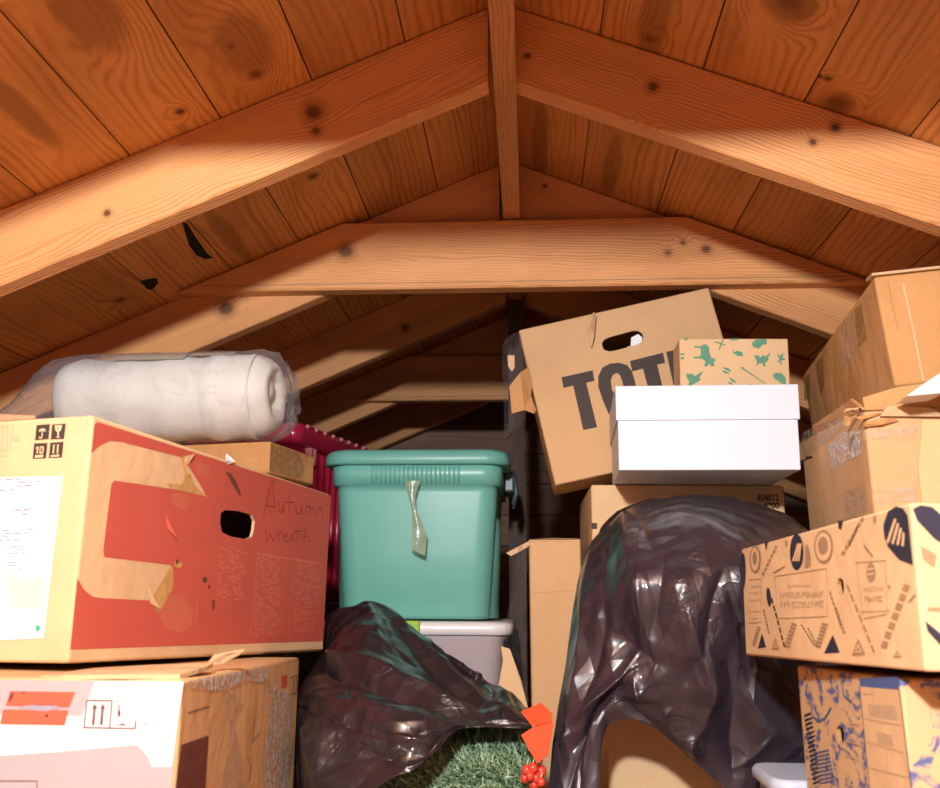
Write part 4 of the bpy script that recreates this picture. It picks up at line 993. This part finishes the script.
right = grid([
    [(592, 545, 1.88), (616, 524, 1.90), (650, 509, 1.90), (698, 504, 1.90), (742, 508, 1.89), (775, 521, 1.88), (803, 535, 1.86)],
    [(584, 556, 1.79), (612, 521, 1.74), (650, 504, 1.71), (698, 501, 1.70), (744, 505, 1.70), (778, 517, 1.71), (808, 533, 1.73)],
    [(574, 606, 1.70), (604, 588, 1.59), (645, 572, 1.53), (695, 566, 1.505), (740, 568, 1.51), (780, 575, 1.54), (815, 585, 1.59)],
    [(566, 665, 1.67), (598, 652, 1.58), (638, 640, 1.545), (690, 636, 1.51), (738, 636, 1.53), (778, 640, 1.56), (815, 645, 1.58)],
    [(557, 715, 1.64), (586, 705, 1.58), (622, 684, 1.57), (682, 688, 1.545), (735, 700, 1.55), (775, 705, 1.56), (815, 710, 1.57)],
    [(551, 758, 1.62), (580, 752, 1.58), (612, 708, 1.575), (655, 716, 1.57), (705, 745, 1.57), (762, 756, 1.57), (815, 765, 1.57)],
    [(544, 850, 1.60), (592, 830, 1.58), (606, 730, 1.585), (648, 725, 1.58), (695, 762, 1.58), (738, 797, 1.58), (815, 830, 1.57)]])
for r_ in right:
    for c_ in (4, 5, 6): r_[c_] = r_[c_]+(r_[c_]-CAMPOS)*(.010*(c_-3)/1.55)
crr = [(.08, .10, .10, .85, .012, .03), (.17, .18, .14, .75, -.010, .03), (.20, .12, .45, .66, .016, .05), (.12, .72, .36, .58, .022, .035), (.10, .82, .34, .66, -.024, .035), (.36, .60, .42, .78, .028, .04), (.48, .42, .60, .70, .022, .045), (.62, .30, .50, .66, -.018, .04), (.55, .50, .66, .98, .014, .03), (.62, .55, .80, .95, -.018, .04), (.30, .06, .95, .10, .008, .03), (.35, .12, .9, .17, -.007, .03), (.40, .22, .7, .30, .012, .05), (.70, .65, .95, .80, .014, .04), (.20, .45, .45, .60, -.016, .05), (.04, .80, .17, .74, .012, .03), (.34, .75, .5, .95, -.010, .03)]
o = wsheet('plastic_bag', right, 210, 210, BAGR, None, crr + folds(26, (.45, -.3), 5, .0055, (0, .42, 1, 1)) + folds(14, (1.5, .05), 6, .005, (.1, .02, .9, .2)), .009, 7, 20)
props(o, 'large black plastic bag hung over things at right of the tall narrow box', 'bag')

# ------------------------------------------------------------------ artificial greenery with orange card and berries
root = empty('artificial_greenery', (-.12, 1.71, 0), 'bushy green artificial greenery poking out from the left black bag', 'greenery')
cz, cr_, cy = .108, .125, .0
g = G(); n = 20
g.loft([[Vector((x, cy+math.cos(2*math.pi*i/n)*cr_*k, cz+math.sin(2*math.pi*i/n)*cr_*k*.76)) for i in range(n)] for x, k in ((-.13, .5), (-.115, .9), (-.05, 1), (.05, 1), (.11, .92), (.125, .5))], plain('greenery_base', (.03, .07, .035), .8))
g.done('base', root)
g = G()
for i in range(7500):
    x = rnd.uniform(-.13, .125); a = rnd.uniform(math.radians(35), math.radians(225)); e = 1-.1*max(0, (abs(x)-.07)/.06)
    nn = Vector((0, math.cos(a), math.sin(a)*.9)); p = Vector((x, cy+math.cos(a)*cr_*e, cz+math.sin(a)*cr_*e*.76))-nn*.004
    tn = nn.cross(Vector((1, 0, 0)))
    d = (nn*rnd.uniform(.35, 1.0)+Vector((1, 0, 0))*rnd.gauss(-.35, .55)+tn*rnd.gauss(.25, .55)).normalized()
    L_ = rnd.uniform(.016, .032); s_ = d.cross(nn)
    s_ = (s_.normalized() if s_.length > 1e-4 else Vector((1, 0, 0)))*rnd.uniform(.0010, .0017)
    b_ = d.lerp(-Vector((0, 0, 1)), .12).normalized(); t0 = rnd.random()**1.6
    q1, q2 = p+d*L_*.55, p+d*L_*.55+b_*L_*.45
    g.face([p-s_*.6, p+s_*.6, q1+s_, q1-s_], NEEDLE, None, t0); g.face([q1-s_, q1+s_, q2], NEEDLE, None, t0)
o = g.done('needles', root); o['kind'] = 'stuff'

g = G()
Yo = 1.56
def ribbon(pts, dy):
    q = [at(px, py, Yo+yy) for px, py, yy in pts]; g.prism(q, [p+Vector((.0005, .002, -.0005)) for p in q], ORANGE)
ribbon([(521, 712, .02), (541, 702.5, .03), (552, 713, .02), (551, 722, .01), (532, 726, 0)], 0)
ribbon([(521, 735, .0), (551, 716, .015), (553, 724, .01), (548, 755, -.01), (537, 763.5, -.015)], 0)
ribbon([(521, 712, .02), (532, 726, .0), (534, 724, .004), (523, 710.5, .022)], 0)
o = g.done('orange_ribbon'); props(o, 'folded bright orange card ribbon between the greenery and the right black bag', 'ribbon')
root = empty('berry_sprig', at(534, 776, 1.57), 'small cluster of red berries under the orange ribbon', 'berries')
inv = root.matrix_world.inverted()
for px, py, dy in ((527, 770, 0), (533, 768, -.006), (530, 776, -.01), (536, 778, .0), (541, 782, -.004), (534, 785, .004), (541, 771, .008), (525, 778, .006)):
    c = inv @ at(px, py, 1.565+dy); g = G(); r = rnd.uniform(.0065, .009)
    g.sphere(c, (r, r, r*1.06), BERRY, 12); g.tube([c+Vector((0, 0, r*.9)), c+Vector((.003, .008, r+.010))], .0012, NEEDLE, 5)
    g.done('berry', root)
